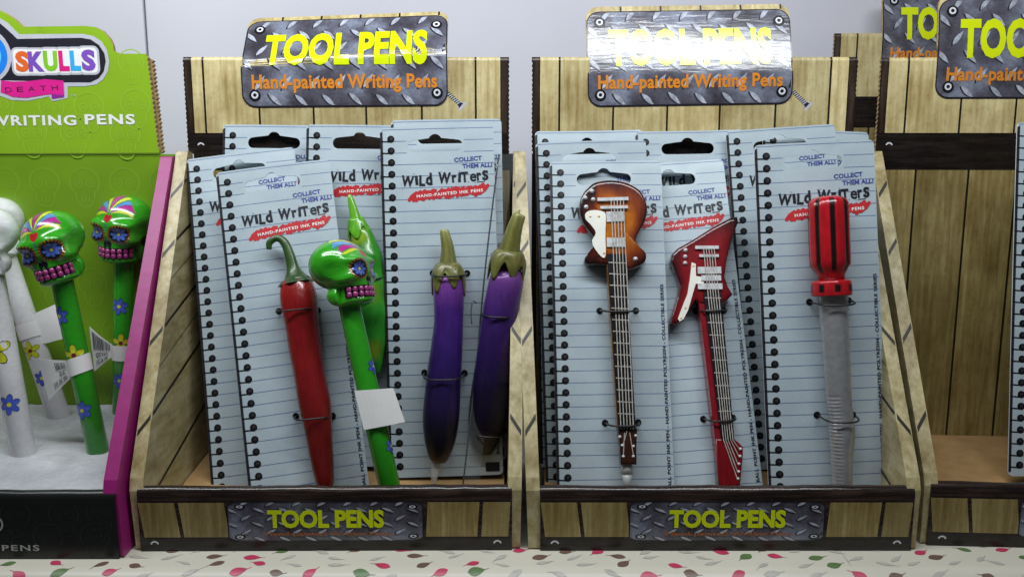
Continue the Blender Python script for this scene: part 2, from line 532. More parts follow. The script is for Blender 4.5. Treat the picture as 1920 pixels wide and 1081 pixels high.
# ------------------------------------------------------------------ display boxes of printed cardboard
def bender(zc, r, a1, a2, lean=0.0):
    """bends a panel (x, z, offset) backwards above the crease zc(x)"""
    tab = [(0.0, 0.0)]; st = .02
    for k in range(700):
        d = k * st; a = a1 * min(1, d / r) + a2 * max(0, d - r)
        y, z = tab[-1]; tab.append((y + math.sin(a) * st, z + math.cos(a) * st))
    def fn(x, z, off):
        c = zc(x); d = z - c
        if d <= 0: return (x, -off, z)
        a = a1 * min(1, d / r) + a2 * max(0, d - r)
        k = d / st; i = int(k); f = k - i
        y = tab[i][0] * (1 - f) + tab[i + 1][0] * f; zz = tab[i][1] * (1 - f) + tab[i + 1][1] * f
        return (x, y - off * math.cos(a), c + zz + off * math.sin(a))
    return fn

def zig(x, z0, z1, amp=.028, step=.15):
    """torn corrugated cut edge"""
    n = int(abs(z1 - z0) / step); s = 1 if z1 > z0 else -1
    return [(x + (amp if k % 2 else -amp) * random.uniform(.6, 1.3), z0 + s * k * step) for k in range(n)]

def leaf_shape(l, w, n=6):
    up = [(-l / 2 + l * k / n, w / 2 * math.sin(math.pi * (k / n) ** .85)) for k in range(n + 1)]
    return up + [(a, -b * .75) for a, b in reversed(up[1:-1])]

def sign_art(place, parts_parent, W=13.2, H=6.3, cuts=True, big=True, z=.0):
    """tread-plate sign drawn on a W x H canvas; place(x, y, off) puts it on the panel"""
    zc = [H * k / 26 for k in range(1, 26)] if cuts else []
    def put(mb, name, mat, off):
        if zc: mb.cut(1, zc)
        mb.map(lambda x, y, o: place(x, y, off + o))
        return mb.build(name, mat, parts_parent)
    rows = 6; dy = H / 5.6
    for j in range(rows):
        up = j % 2 == 0
        for i in range(-1, 9):
            cx = .35 + i * 1.74 + (0 if up else .87) + random.uniform(-.06, .06); cy = .42 + j * dy + random.uniform(-.05, .05)
            a = R(-48 if up else 57); c, s = math.cos(a), math.sin(a)
            mm = MB()
            for mi, k, dx, d2 in ((0, 1.12, -.07, -.05), (1, 1.0, 0, 0)):
                pts = [((cx + (u * c - w * s) * k + dx), (cy + (u * s + w * c) * k * .9 + d2)) for u, w in leaf_shape(1.22, .36)]
                pts = [(min(W - .12, max(.12, px)), min(H - .12, max(.12, py))) for px, py in pts]
                if max(p[0] for p in pts) - min(p[0] for p in pts) < .12 or max(p[1] for p in pts) - min(p[1] for p in pts) < .12: continue
                # skip pieces that would poke out of the round corners
                if any((px < .6 or px > W - .6) and (py < .6 or py > H - .6) for px, py in pts): continue
                mm.poly([pts], .01 * mi, mi)
            if mm.v: put(mm, 'tread', [M['tread_shade'], M['tread']], .022)
    t = MB()
    if big:
        text(t, 'TOOL PENS', W * .105, W * .905, H * .40, H * .80, bold=.045, spacing=1.02)
    else:
        text(t, 'TOOL PENS', W * .205, W * .80, H * .34, H * .80, bold=.045)
    put(t, 'lettering', M['yellow'], .048)
    t = MB()
    if big: text(t, 'Hand-painted Writing Pens', W * .05, W * .95, H * .135, H * .315, bold=.03, spacing=1.04)
    else: text(t, 'Hand-painted Writing Pens', W * .19, W * .83, H * .12, H * .25, bold=.02)
    put(t, 'small_lettering', M['orange'] if big else M['orange_dim'], .048)
    for fx, fy in ((.062, .115), (.065, .875), (.948, .125), (.945, .865)):
        d = MB(); disc(d, W * fx, H * fy, .37, 0, 18); put(d, 'rivet', M['rivet'], .04)
        d = MB(); ring(d, W * fx, H * fy + .03, .17, .11, 0, 0, 360, 16); put(d, 'rivet_glint', M['chrome_print'], .05)

def screw_print(parent, place, x, y, ang):
    c, s = math.cos(ang), math.sin(ang)
    T = lambda u, w, o: place(x + u * c - w * s, y + u * s + w * c, o)
    a = MB().poly([[(0, -.03), (1.35, -.13), (1.55, -.26), (1.75, -.36), (1.75, .36), (1.55, .26), (1.35, .13), (0, .03)]]).map(lambda u, w, o: T(u, w, .02))
    a.build('screw_print', M['logo_grey'], parent)
    b = MB()
    for k in range(9): b.poly([[(.2 + k * .14, -.14), (.26 + k * .14, -.14), (.34 + k * .14, .14), (.28 + k * .14, .14)]])
    b.poly([[(1.4, -.14), (1.56, -.22), (1.56, .2), (1.4, .1)]])
    b.map(lambda u, w, o: T(u, w, .03)).build('screw_thread_print', M['tread_shade'], parent)

SIDE_T = .74
def side_panel(box, sgn, mat, gapmat, Wd=21.0, D=13.3, top=21.3, lip=3.95, lines=True, splay=0.0, s0=0.0):
    """double-walled cheek of the tray, sloping from the back down to the lip"""
    xo = sgn * (Wd / 2 + s0); xi = xo - sgn * SIDE_T
    prof = [(.15, .05), (D - .05, .05), (D - .05, top), (D - .9, top + .1), (D - 1.5, top - .75), (.35, lip + .15), (.1, lip - .5)]
    m = MB().prism([prof], 0, 1)
    m.map(lambda y, z, o: (xi + (xo - xi) * o + sgn * splay * z / 21, y, z))
    if sgn < 0: m.f = [tuple(reversed(f)) for f in m.f]
    p = m.build('side_panel', mat, box, bevel=.09)
    if not lines: return p
    # printed plank joints, running over the inner face and on across the sloping edge
    x_in = xi - sgn * .012
    def front_y(z):
        t = (z - lip - .15) / (top - .75 - lip - .15); return .35 + t * (D - 1.5 - .35)
    for zf, wd in ((-.2, .16), (2.4, .2), (6.9, .2), (9.3, .06), (11.3, .2), (13.9, .06), (16.0, .2), (19.4, .16)):
        y0 = max(.5, front_y(zf) + .22); z0 = zf + .24 * (y0 - front_y(zf)) if zf > lip else zf
        g = MB().add([(x_in + sgn * splay * z_ / 21, y_, z_) for y_, z_ in ((y0, z0), (D - .5, z0 + .24 * (D - .5 - y0)), (D - .5, z0 + .24 * (D - .5 - y0) + wd), (y0, z0 + wd))], [(0, 1, 2, 3)])
        if z0 > .3: g.build('plank_joint', gapmat, p)
        if zf > lip and wd > .1:
            sl = Vector((0, D - 1.85, top - .9 - lip)).normalized(); nor = Vector((0, -sl.z, sl.y))
            def on(xx, z):
                return (xx + sgn * splay * z / 21, front_y(z) - .012 * 1.0, z + .012)
            drop = .8; wd = .2
            for k in range(1):
                a, b = xi + sgn * .06, xo - sgn * .06
                q = [on(a, zf - .1), on(b, zf - .1 - drop), on(b, zf - .1 - drop + wd * 1.4), on(a, zf - .1 + wd * 1.4)]
                MB().add(q, [(0, 1, 2, 3)]).build('plank_joint', gapmat, p)
    return p

def front_panel(box, Wd, lipmat, H=3.62):
    prof = [(0, .02), (0, H - .42)] + [(.36 - .36 * math.cos(R(a)), H - .36 + .38 * math.sin(R(a))) for a in range(8, 91, 9)] + [(.46, H + .01), (.64, H - .06), (.74, H - .2), (.76, H - .5), (.76, .02)]
    m = MB().prism([prof], 0, 1)
    nx = 24
    x0, x1 = -Wd / 2 + .3, Wd / 2 - .3
    m.cut(2, [k / nx for k in range(1, nx)])
    r2 = random.Random(int(Wd * 10)); wob = [r2.uniform(-.035, .035) for _ in range(nx + 2)]
    def mp(y, z, o):
        k = o * nx; i = int(k); w = wob[i] * (1 - k + i) + wob[i + 1] * (k - i)
        f = max(0, (z - H + .4) / .4)
        return (x0 + (x1 - x0) * o, y + w * f, z + w * .7 * f)
    m.map(mp)
    o = m.build('front_panel', lipmat, box, smooth=True)
    bm = bmesh.new(); bm.from_mesh(o.data); bmesh.ops.remove_doubles(bm, verts=bm.verts, dist=1e-4); bm.to_mesh(o.data); bm.free()
    o.data.set_sharp_from_angle(angle=R(30))
    return o

def floor_board(box, Wd, D, mat=None, pts=None):
    pts = pts or [(.76, .15), (6.0, 1.6), (D, 1.95)]
    w = Wd / 2 - SIDE_T
    v = [(x, y, z) for y, z in pts for x in (-w, w)]
    return MB().add(v, [(2 * i, 2 * i + 1, 2 * i + 3, 2 * i + 2) for i in range(len(pts) - 1)]).build('tray_floor', mat or M['board_floor'], box)

GAPS = [-8.69, -5.2, -1.7, 1.7, 5.3, 8.75]
def tool_box(label, loc, yaw, sign, Wd=21.0, D=13.3, gaps=GAPS, group='wood-print tool pen display boxes', front=True, hx=0.0, splay=(.2, .2), s0=(0, 0)):
    box = thing('display_box', label, 'display box', zrot(loc, yaw), group)
    hw = Wd / 2 - .05; fold = 21.2; htop = 27.4
    # back panel below the fold
    bp = MB().box(-hw, hw, D, D + .3, .05, fold).build('back_panel', M['gap'], box)
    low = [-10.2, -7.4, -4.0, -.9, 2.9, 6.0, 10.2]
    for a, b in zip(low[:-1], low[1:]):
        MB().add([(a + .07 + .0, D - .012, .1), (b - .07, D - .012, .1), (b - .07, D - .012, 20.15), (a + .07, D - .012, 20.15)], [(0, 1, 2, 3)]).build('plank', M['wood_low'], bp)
    MB().add([(-hw, D - .02, 20.15), (hw, D - .02, 20.15), (hw, D - .02, fold + .02), (-hw, D - .02, fold + .02)], [(0, 1, 2, 3)]).build('crossbar_print', M['wood_dark'], bp)
    # header above the fold, its top edge rolled back
    B = bender(lambda x: htop - .32, .34, R(62), 0)
    P = lambda x, z, o: (lambda q: (q[0] + hx, q[1] + D, q[2]))(B(x, z, o))
    cutz = [htop - .32 + .05 * k for k in range(8)]
    sx, sz, sw, sh, crease, rr, a1, a2, rot = sign
    nl, nr, nz = sx - sw / 2 + .1, sx + sw / 2 - .1, sz + .9
    out = zig(hw, fold, htop) + [(hw, htop), (nr, htop), (nr, nz), (nl, nz), (nl, htop), (-hw, htop)] + zig(-hw, htop, fold)
    hd = MB().prism([out], -.28, 0, 0, 1).cut(1, cutz).map(P).build('header', [M['gap'], M['board']], box)
    edges = [-hw + .08, -10.0] + list(gaps) + [9.95, hw - .08]
    for i, (a, b) in enumerate(zip(edges[:-1], edges[1:])):
        end = i in (0, len(edges) - 2)
        g = .01 if end else .065
        m = MB(); a_, b_ = a + g, b - g
        def rct(p, q, z0, z1): m.add([(p, z0, 0), (q, z0, 0), (q, z1, 0), (p, z1, 0)], [(0, 1, 2, 3)])
        rct(a_, b_, 22.55, nz)
        if a_ < nl: rct(a_, min(b_, nl), nz, htop - .02)
        if b_ > nr: rct(max(a_, nr), b_, nz, htop - .02)
        m.cut(1, cutz).map(lambda x, z, o: P(x, z, .012)).build('plank', M['wood_edge' if end else 'wood'], hd)
    m = MB().add([(-hw + .05, fold, 0), (hw - .05, fold, 0), (hw - .05, 22.55, 0), (-hw + .05, 22.55, 0)], [(0, 1, 2, 3)])
    m.map(lambda x, z, o: P(x, z, .012)).build('crossbar_print', M['wood_dark'], hd)
    for sd in (-1, 1):
        d = MB(); ring(d, sd * 9.6, 21.7, .2, .09, 0, 20, 160, 10); d.map(lambda x, z, o: P(x, z, .03)).build('rivet_glint', M['chrome_print'], hd)
    # die-cut sign that stands up from the header
    SB = bender(crease, rr, a1, a2)
    cr, sr = math.cos(R(rot)), math.sin(R(rot))
    def place(x, y, o):
        u, w = x - sw / 2, y
        u, w = u * cr - w * sr, u * sr + w * cr
        q = SB(sx + u, sz + w, o + .03)
        return (q[0] + hx, q[1] + D, q[2])
    cuts = [sh * k / 40 for k in range(1, 44)]
    tab = MB().prism([rrect(-.02, sw + .02, 2.6, sh + .36, .8)], -.2, 0, 0, 1).cut(1, cuts).map(place).build('sign_tab', [M['wood'], M['board']], box)
    for k in range(5): MB().add([(2.2 + k * 2.6, sh + .02, .015), (2.32 + k * 2.6, sh + .02, .015), (2.32 + k * 2.6, sh + .34, .015), (2.2 + k * 2.6, sh + .34, .015)], [(0, 1, 2, 3)]).map(place).build('plank_joint', M['gap'], tab)
    sp = MB().poly([rrect(0, sw, 0, sh, .85)]).cut(1, cuts).map(lambda x, y, o: place(x, y, .018)).build('sign_plate', M['plate'], box, smooth=True)
    rim = MB().poly([rrect(0, sw, 0, sh, .85), rrect(.07, sw - .07, .1, sh - .05, .8)]).cut(1, cuts).map(lambda x, y, o: place(x, y, .03)).build('plate_edge', M['plate_edge'], sp)
    sign_art(lambda x, y, o: place(x, y, o), sp, sw, sh)
    screw_print(hd, lambda x, z, o: P(x, z, o), 6.2, 25.35, R(-42))
    # tray
    for s in (-1, 1): side_panel(box, s, M['wood_side'], M['gap_side'], Wd, D, splay=splay[(s + 1) // 2], s0=s0[(s + 1) // 2])
    floor_board(box, Wd, D)
    fp = front_panel(box, Wd, M['wood_lip'])
    F = lambda x, z, o: (x, -o, z)
    edges = [-10.1, -8.0, -5.3, 5.5, 8.45, 10.1]
    for a, b in ((-10.1, -8.05), (-7.92, -5.35), (5.5, 8.4), (8.53, 10.1)):
        sk = -.25 if a < 0 else .12
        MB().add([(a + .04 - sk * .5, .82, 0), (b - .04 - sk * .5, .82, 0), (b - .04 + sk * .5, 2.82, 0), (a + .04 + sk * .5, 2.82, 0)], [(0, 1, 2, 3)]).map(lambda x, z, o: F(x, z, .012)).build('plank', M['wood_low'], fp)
    MB().add([(-10.15, .03, 0), (10.15, .03, 0), (10.15, .78, 0), (-10.15, .78, 0)], [(0, 1, 2, 3)]).map(lambda x, z, o: F(x, z, .015)).build('crossbar_print', M['wood_dark'], fp)
    k = 10.7 / 13.2; kz = 2.3 / 6.3
    pl = lambda x, y, o: (x * k - 5.35, -.02 - o, .58 + y * kz)
    fs = MB().poly([rrect(0, 13.2, 0, 6.3, .8)]).map(lambda x, y, o: pl(x, y, 0)).build('front_sign_plate', M['plate'], box)
    MB().poly([rrect(0, 13.2, 0, 6.3, .8), rrect(.07, 13.13, .15, 6.15, .75)]).map(lambda x, y, o: pl(x, y, .012)).build('plate_edge', M['plate_edge'], fs)
    sign_art(pl, fs, 13.2, 6.3, cuts=False, big=False)
    for x, z in ((-9.4, .4), (9.4, .4)):
        d = MB(); ring(d, x, z - .02, .2, .09, 0, 15, 165, 10); d.map(lambda a, b, o: F(a, b, .03)).build('rivet_glint', M['chrome_print'], fp)
    return box

flat_c = lambda x: 26.55 + (x + 6.6) * .09
tool_box('wood-print tool pens box holding chili, eggplant and green skull pens', (-10.2, 0, 0), .4,
         (-.12, 24.22, 13.25, 6.55, flat_c, .35, R(40), R(.5), 0.5), gaps=[-9.2, -5.7, -2.2, 1.2, 4.8, 8.3], hx=-.35, splay=(.75, .45), s0=(0, .15))
tool_box('wood-print tool pens box holding guitar and screwdriver pens, sign washed out by glare', (11.75, 0, 0), 0,
         (-.25, 24.3, 13.2, 6.3, lambda x: 26.0 + x * .01, 0.5, R(15.4), R(1.75), .9), splay=(.75, .2), s0=(.35, 0))
tool_box('nearly empty wood-print tool pens box cut off by the right picture edge', (33.3, .1, 0), -3.2,
         (-.35, 24.75, 13.2, 6.3, lambda x: 27.3, .6, R(6), R(1.0), 0.0), hx=.35)
tool_box('wood-print tool pens box standing in the row behind, its corner peeking out', (35.0, 14.9, 2.72), -2.5,
         (-.2, 24.3, 13.2, 6.3, lambda x: 27.0, .6, R(10), R(1.0), 0.0), D=11.0)

# ------------------------------------------------------------------ ruled pen cards
CW, CH = 6.95, 21.4
ART = {}
slot = []
for k in range(13): a = R(90 - 180 * k / 12); slot.append((4.69 + .35 * math.cos(a), 20.24 + .35 * math.sin(a)))
for k in range(13): a = R(270 - 180 * k / 12); slot.append((2.02 + .35 * math.cos(a), 20.24 + .35 * math.sin(a)))
for k in range(9): a = R(150 - 120 * k / 8); slot.append((3.36 + .44 * math.cos(a), 20.46 + .5 * math.sin(a)))
ART['board'] = (MB().prism([rrect(0, CW, 0, CH, .28), list(reversed(slot))], -.07, 0, 0, 1), [M['card'], M['card_edge']])
PITCH = .715
m_rule = MB(); m_hole = MB(); m_hole2 = MB(); m_wire = MB()
rc = random.Random(2)
for k in range(30):
    y = CH - .12 - k * PITCH
    if y > 19.75 and y < 20.75:
        for a, b in ((.85, 1.6), (5.1, CW - .03)): m_rule.poly([[(a, y - .017), (b, y - .017), (b, y + .017), (a, y + .017)]], .01)
    elif y > .1: m_rule.poly([[(.1, y - .017), (CW - .03, y - .017), (CW - .03, y + .017), (.1, y + .017)]], .01)
    yy = y + .08
    if .3 < yy < CH - .05:
        disc(m_hole, .66, yy + .06, .22, .02, 16)
        disc(m_hole2, .68, yy + .09, .11, .026, 10)
        m_wire.poly([[(0.02, yy - .10), (.6, yy - .13), (.6, yy - .06), (0.02, yy - .03)]], .022)
ART['ruled_lines'] = (m_rule, M['rule']); ART['spiral_holes'] = (m_hole, M['hole'])
ART['spiral_hole_shading'] = (m_hole2, M['hole_shade']); ART['spiral_wire_print'] = (m_wire, M['hole'])
ART['dark_spine'] = (MB().poly([[(.0, .25), (.16, .25), (.16, CH - .2), (.0, CH - .3)]], .016), M['spine'])  # strip paints the dark left edge together with the shadow gap beside it
# Wild Writers in uneven hand lettering
mt = MB(); x = 1.2
word = [('W', .86, .72, -6), ('i', .22, .62, 4), ('L', .42, .62, -2), ('d', .44, .72, 3), (' ', .25, 0, 0), ('W', .86, .74, -4), ('r', .34, .48, 5), ('i', .2, .62, -3), ('T', .5, .62, 3), ('e', .44, .5, -4), ('r', .32, .5, 4), ('s', .42, .62, 2)]
for ch, w, h_, rot in word:
    if ch != ' ':
        text(mt, ch, x, x + w * .9, 17.78 + (x - 1.2) * .052 + rc.uniform(-.04, .04), 17.78 + (x - 1.2) * .052 + h_, .02, bold=.022 if ch in 'es' else .042, rot=rot)
    x += w * 1.03
for k in range(26):
    disc(mt, rc.uniform(1.1, 6.2), 18.1 + rc.uniform(-.5, .55), rc.uniform(.012, .03), .02, 5)
mt.poly([[(5.85, 17.93), (6.33, 17.96), (6.33, 18.3), (6.29, 18.3), (6.29, 18.0), (5.85, 17.97)]], .02)
disc(mt, 6.5, 18.6, .045, .02, 8)
ART['title_lettering'] = (mt, M['card_ink'])
mt = MB()
text(mt, 'COLLECT', 4.5, 6.2, 19.2, 19.47, .02, bold=.03, rot=3)
text(mt, 'THEM ALL!', 4.98, 6.82, 18.8, 19.08, .02, bold=.03, rot=2)
ART['slogan_lettering'] = (mt, M['blue_ink'])
mt = MB(); N = 19
for k in range(N):
    t_ = k / (N - 1); cx = 1.95 + 4.3 * t_; cy = 17.17 + .33 * t_
    hl = rc.uniform(.36, .52); a_ = R(52 + rc.uniform(-7, 7)); wd_ = rc.uniform(.13, .17); cx += rc.uniform(-.05, .05)
    c_, s_ = math.cos(a_), math.sin(a_)
    pl_ = [(-hl, -wd_ * .6), (-hl - .06, 0), (-hl, wd_ * .6), (0, wd_), (hl, wd_ * .6), (hl + .06, 0), (hl, -wd_ * .6), (0, -wd_)]
    mt.poly([[(cx + u * c_ - w * s_, cy + u * s_ * .85 + w * c_) for u, w in pl_]], .014 + .0006 * k)
ART['red_scribble'] = (mt, M['red_ink'])
mt = MB(); text(mt, 'HAND-PAINTED INK PENS', 2.15, 6.22, 17.08, 17.27, .034, bold=.03, rot=3.9, spacing=1.25)
ART['white_lettering'] = (mt, M['white'])
mt = MB(); text(mt, 'BALL POINT INK PEN - HAND-PAINTED POLYRESIN - COLLECTIBLE SERIES', 0, 12.3, 0, .2, .02, bold=.03, spacing=1.1)
mt.map(lambda a, b, c: (6.78 - b, 1.3 + a, c))
ART['edge_lettering'] = (mt, M['card_ink'])
mt = MB().poly([rrect(5.9, 6.75, .22, .78, .03)], .02)
ART['barcode_print'] = (mt, M['card_ink'])

def card_axes(lean, roll, yaw):
    l, r, a = R(lean), R(roll), R(yaw)
    def rx(q): return (q[0], q[1] * math.cos(l) + q[2] * math.sin(l), -q[1] * math.sin(l) + q[2] * math.cos(l))
    def rz(q): return (q[0] * math.cos(a) - q[1] * math.sin(a), q[0] * math.sin(a) + q[1] * math.cos(a), q[2])
    u = (math.cos(r), 0, math.sin(r)); v = (-math.sin(r), 0, math.cos(r)); w = (0, -1, 0)
    return [Vector(rz(rx(q))) for q in (u, v, w)]
CARDS = {
    'L1': (-19.01, 8.68, 2.15, 11.9, -.78, -.17), 'L2': (-13.19, 7.37, 2.10, 11.06, -.72, .27), 'L3': (-7.25, 7.55, 2.3, 11.0, .9, .49),
    'L4': (-7.49, 6.10, 1.79, 9.9, 1.48, .83), 'L5': (-18.2, 5.34, .71, 18.78, 6.95, .66), 'L6': (-15.12, 2.92, .05, 18.63, 7.08, 3.91),
    'R1': (1.8, 7.79, 1.83, 13.07, .87, .12), 'R2': (2.08, 5.74, 1.26, 14.58, 1.58, .22), 'R3': (2.68, 3.57, .53, 18.75, .81, .35),
    'R4': (8.31, 7.9, 1.78, 12.58, 1.07, -.11), 'R5': (8.1, 3.91, .49, 20.6, 4.11, .61), 'R6': (15.04, 7.38, 1.8, 12.75, 3.92, .03),
    'R7': (15.88, 7.4, 2.09, 14.89, -1.42, 2.26), 'R9': (15.09, 3.31, .86, 10.21, 2.72, -1.62), 'F1': (30.17, 5.6, 2.1, 8.99, -1.01, 1.38)}
LABELS = {
    'L1': 'blue ruled card at back left of left box, open hanger slot, no pen visible',
    'L2': 'blue ruled card holding the green pea pod pen behind the skull',
    'L3': 'blue ruled card furthest right in left box, behind the tilted eggplant pen',
    'L4': 'upright blue ruled card carrying the front eggplant pen',
    'L5': 'tilted blue ruled card against the left cheek, half covered by chili card',
    'L6': 'blue ruled card carrying the red chili pen in front',
    'R1': 'rearmost of three stacked cards at the left of the right box',
    'R2': 'middle card of the three behind the sunburst guitar',
    'R3': 'blue ruled card carrying the sunburst guitar pen',
    'R4': 'blue ruled card in middle of right box showing a dark open hanger slot',
    'R5': 'blue ruled card carrying the red angular guitar pen',
    'R6': 'slightly tilted blue ruled card between red guitar and screwdriver cards',
    'R7': 'blue ruled card directly behind the screwdriver card, peeking over its top',
    'R9': 'blue ruled card carrying the red handled screwdriver pen',
    'F1': 'blue ruled card cut off at the right picture edge'}
AX = {}
def card_mat(key, origin=(0, 0, 0)):
    P = CARDS[key]; u, v, w = card_axes(*P[3:])
    o = Vector(P[:3]) + u * origin[0] + v * origin[1] + w * origin[2]
    return frame(o, u, v, w)
CARD = {}
import copy
def card_set(ku, kv):
    """the card and its print, gently bowed across (ku) and curling along its height (kv)"""
    out = {}
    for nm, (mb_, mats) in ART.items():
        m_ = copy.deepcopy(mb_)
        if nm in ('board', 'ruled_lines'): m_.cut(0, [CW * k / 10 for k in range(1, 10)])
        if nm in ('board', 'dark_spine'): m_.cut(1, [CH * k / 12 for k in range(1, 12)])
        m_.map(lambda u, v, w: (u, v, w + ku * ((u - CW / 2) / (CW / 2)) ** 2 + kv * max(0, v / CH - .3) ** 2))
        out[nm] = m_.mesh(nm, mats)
    return out
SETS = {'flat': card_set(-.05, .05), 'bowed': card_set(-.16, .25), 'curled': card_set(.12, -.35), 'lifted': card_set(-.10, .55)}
STYLE = {'L1': 'bowed', 'L3': 'lifted', 'L5': 'lifted', 'L6': 'bowed', 'R1': 'curled', 'R2': 'bowed', 'R4': 'curled', 'R6': 'lifted', 'R7': 'bowed', 'F1': 'bowed', 'R9': 'bowed'}
for key in CARDS:
    c = thing('pen_card', LABELS[key], 'card', card_mat(key), 'ruled pen cards in the display boxes')
    CARD[key] = c
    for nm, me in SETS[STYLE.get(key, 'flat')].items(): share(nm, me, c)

def ties(key, pairs, r=.055):
    """black wires through punched holes that hold a pen down: (x0, y0, x1, y1, height)"""
    for x0, y0, x1, y1, hgt in pairs:
        for xx, yy in ((x0, y0), (x1, y1)):
            d = MB(); disc(d, xx, yy, .2, .03, 16); d.build('punched_hole', M['hole'], CARD[key])  # dark disc paints the shade inside the hole; the card is not cut
        pts = []
        for k in range(17):
            t = k / 16; a = math.pi * t
            pts.append((x0 + (x1 - x0) * (.5 - .5 * math.copysign(abs(math.cos(a)) ** .55, math.cos(a))), y0 + (y1 - y0) * t - .22 * math.sin(a), .02 + hgt * math.sin(a) ** .55))
        tube(MB(), pts, r, 8, W=(0, 1, 0)).build('wire_tie', M['wire'], CARD[key], smooth=True)

# ------------------------------------------------------------------ pens tied to the cards
def pen(name, label, cat, key, base):
    return thing(name, label, cat, card_mat(key, base), None)
def lerp3(a, b, t): return tuple(x + (y - x) * t for x, y in zip(a, b))
def grad(stops):
    st = [(p, lin(c)) for p, c in stops]
    def f(t):
        for (p0, c0), (p1, c1) in zip(st[:-1], st[1:]):
            if t <= p1: return lerp3(c0, c1, max(0, (t - p0) / (p1 - p0)))
        return st[-1][1]
    return f
def shift(rows, b): return [(r[0] - b[0], r[1] - b[1], r[2] - b[2], *r[3:]) for r in rows]

# chili
rows = [(4.25, 13.95, .35), (4.25, 13.79, .82), (4.26, 13.4, 1.0), (4.29, 12.48, 1.09), (4.31, 11.01, 1.0), (4.33, 9.55, .96), (4.37, 8.07, .93), (4.48, 6.59, .92), (4.53, 5.15, .83), (4.54, 3.7, .7), (4.55, 2.25, .57), (4.56, 1.75, .48), (4.56, 1.62, .3)]
rows = [(a, b, .95 * (.4 + .6 * r / 1.1) if r > .6 else .72, r) for a, b, r in rows]
base = (4.56, 1.6, .5)
rs = [tuple(p) for p in catmull(shift(rows, base), 8)]
t = pen('chili_pen', 'red chili pepper pen with curled dark green stem', 'pen', 'L6', base)
rr_ = random.Random(5)
gc = grad([(0, 'a02020'), (.2, '8e1a1c'), (.6, '7a1718'), (1, '601413')])
sweep(MB(), rs, 28, .85, color=lambda q, a: gc(q), mod=lambda q, a: 1 + .022 * math.sin(3 * a + 9 * q) + .02 * math.sin(23 * q + 2 * a)).build('pepper_body', M['paint'], t, smooth=True)
st = [(2.86, 16.02, .15), (2.93, 16.4, .19), (3.25, 16.62, .2), (3.58, 16.56, .22), (3.86, 16.17, .25), (4.03, 15.46, .29), (4.13, 14.69, .36), (4.2, 14.2, .58), (4.23, 13.95, .8), (4.25, 13.7, .98)]
st = [(a, b, .9, r) for a, b, r in st]
gs = grad([(0, '2c4a1e'), (.5, '3a5a26'), (1, '2c4c20')])
sweep(MB(), [tuple(p) for p in catmull(shift(st, base), 6)], 24, .85, color=lambda q, a: gs(q), mod=lambda q, a: 1 + .07 * abs(math.sin(3.5 * a)) + (.10 * math.sin(6 * a) if q > .93 else 0)).build('stem', M['paint_soft'], t, smooth=True)
ties('L6', [(2.89, 12.36, 5.18, 12.1, 2.0), (3.2, 5.99, 5.33, 5.7, 1.75)])

def calyx(parent, top, direction, r_stem, prof, nl, length, colr, mat, off=.05, phase=0.0, flat=.9):
    """leafy cap: pointed lobes hugging the body below the stem; prof(s) gives body radius at distance s"""
    d = Vector(direction).normalized(); W = Vector((0, 0, 1)); side = d.cross(W).normalized(); nor = side.cross(d).normalized()
    na, ns = nl * 10, 9; v = []; cs = []
    for i in range(na):
        a = 2 * math.pi * i / na
        lobe = abs(math.cos(nl * a / 2 + phase)); L = length * (.38 + .62 * lobe ** 1.6) * (1 + .15 * math.sin(2.3 * a + 1))
        for j in range(ns):
            s = j / (ns - 1) * L
            r = prof(s) + off * (1 - .55 * (j / (ns - 1))) + (.05 * math.sin(j * 1.2 + a * 7) * .4)
            v.append(Vector(top) + d * s + side * (math.cos(a) * r) + nor * (math.sin(a) * r * flat))
            k = .8 + .25 * lobe + .12 * math.sin(a * 13 + j)
            cs.append(tuple(x * k for x in colr))
    f = [(i * ns + j, i * ns + j + 1, ((i + 1) % na) * ns + j + 1, ((i + 1) % na) * ns + j) for i in range(na) for j in range(ns - 1)]
    m = MB().add(v, f, cs)
    o = m.build('calyx', mat, parent, smooth=True)
    sol = o.modifiers.new('thickness', 'SOLIDIFY'); sol.thickness = .06; sol.offset = 0
    return o

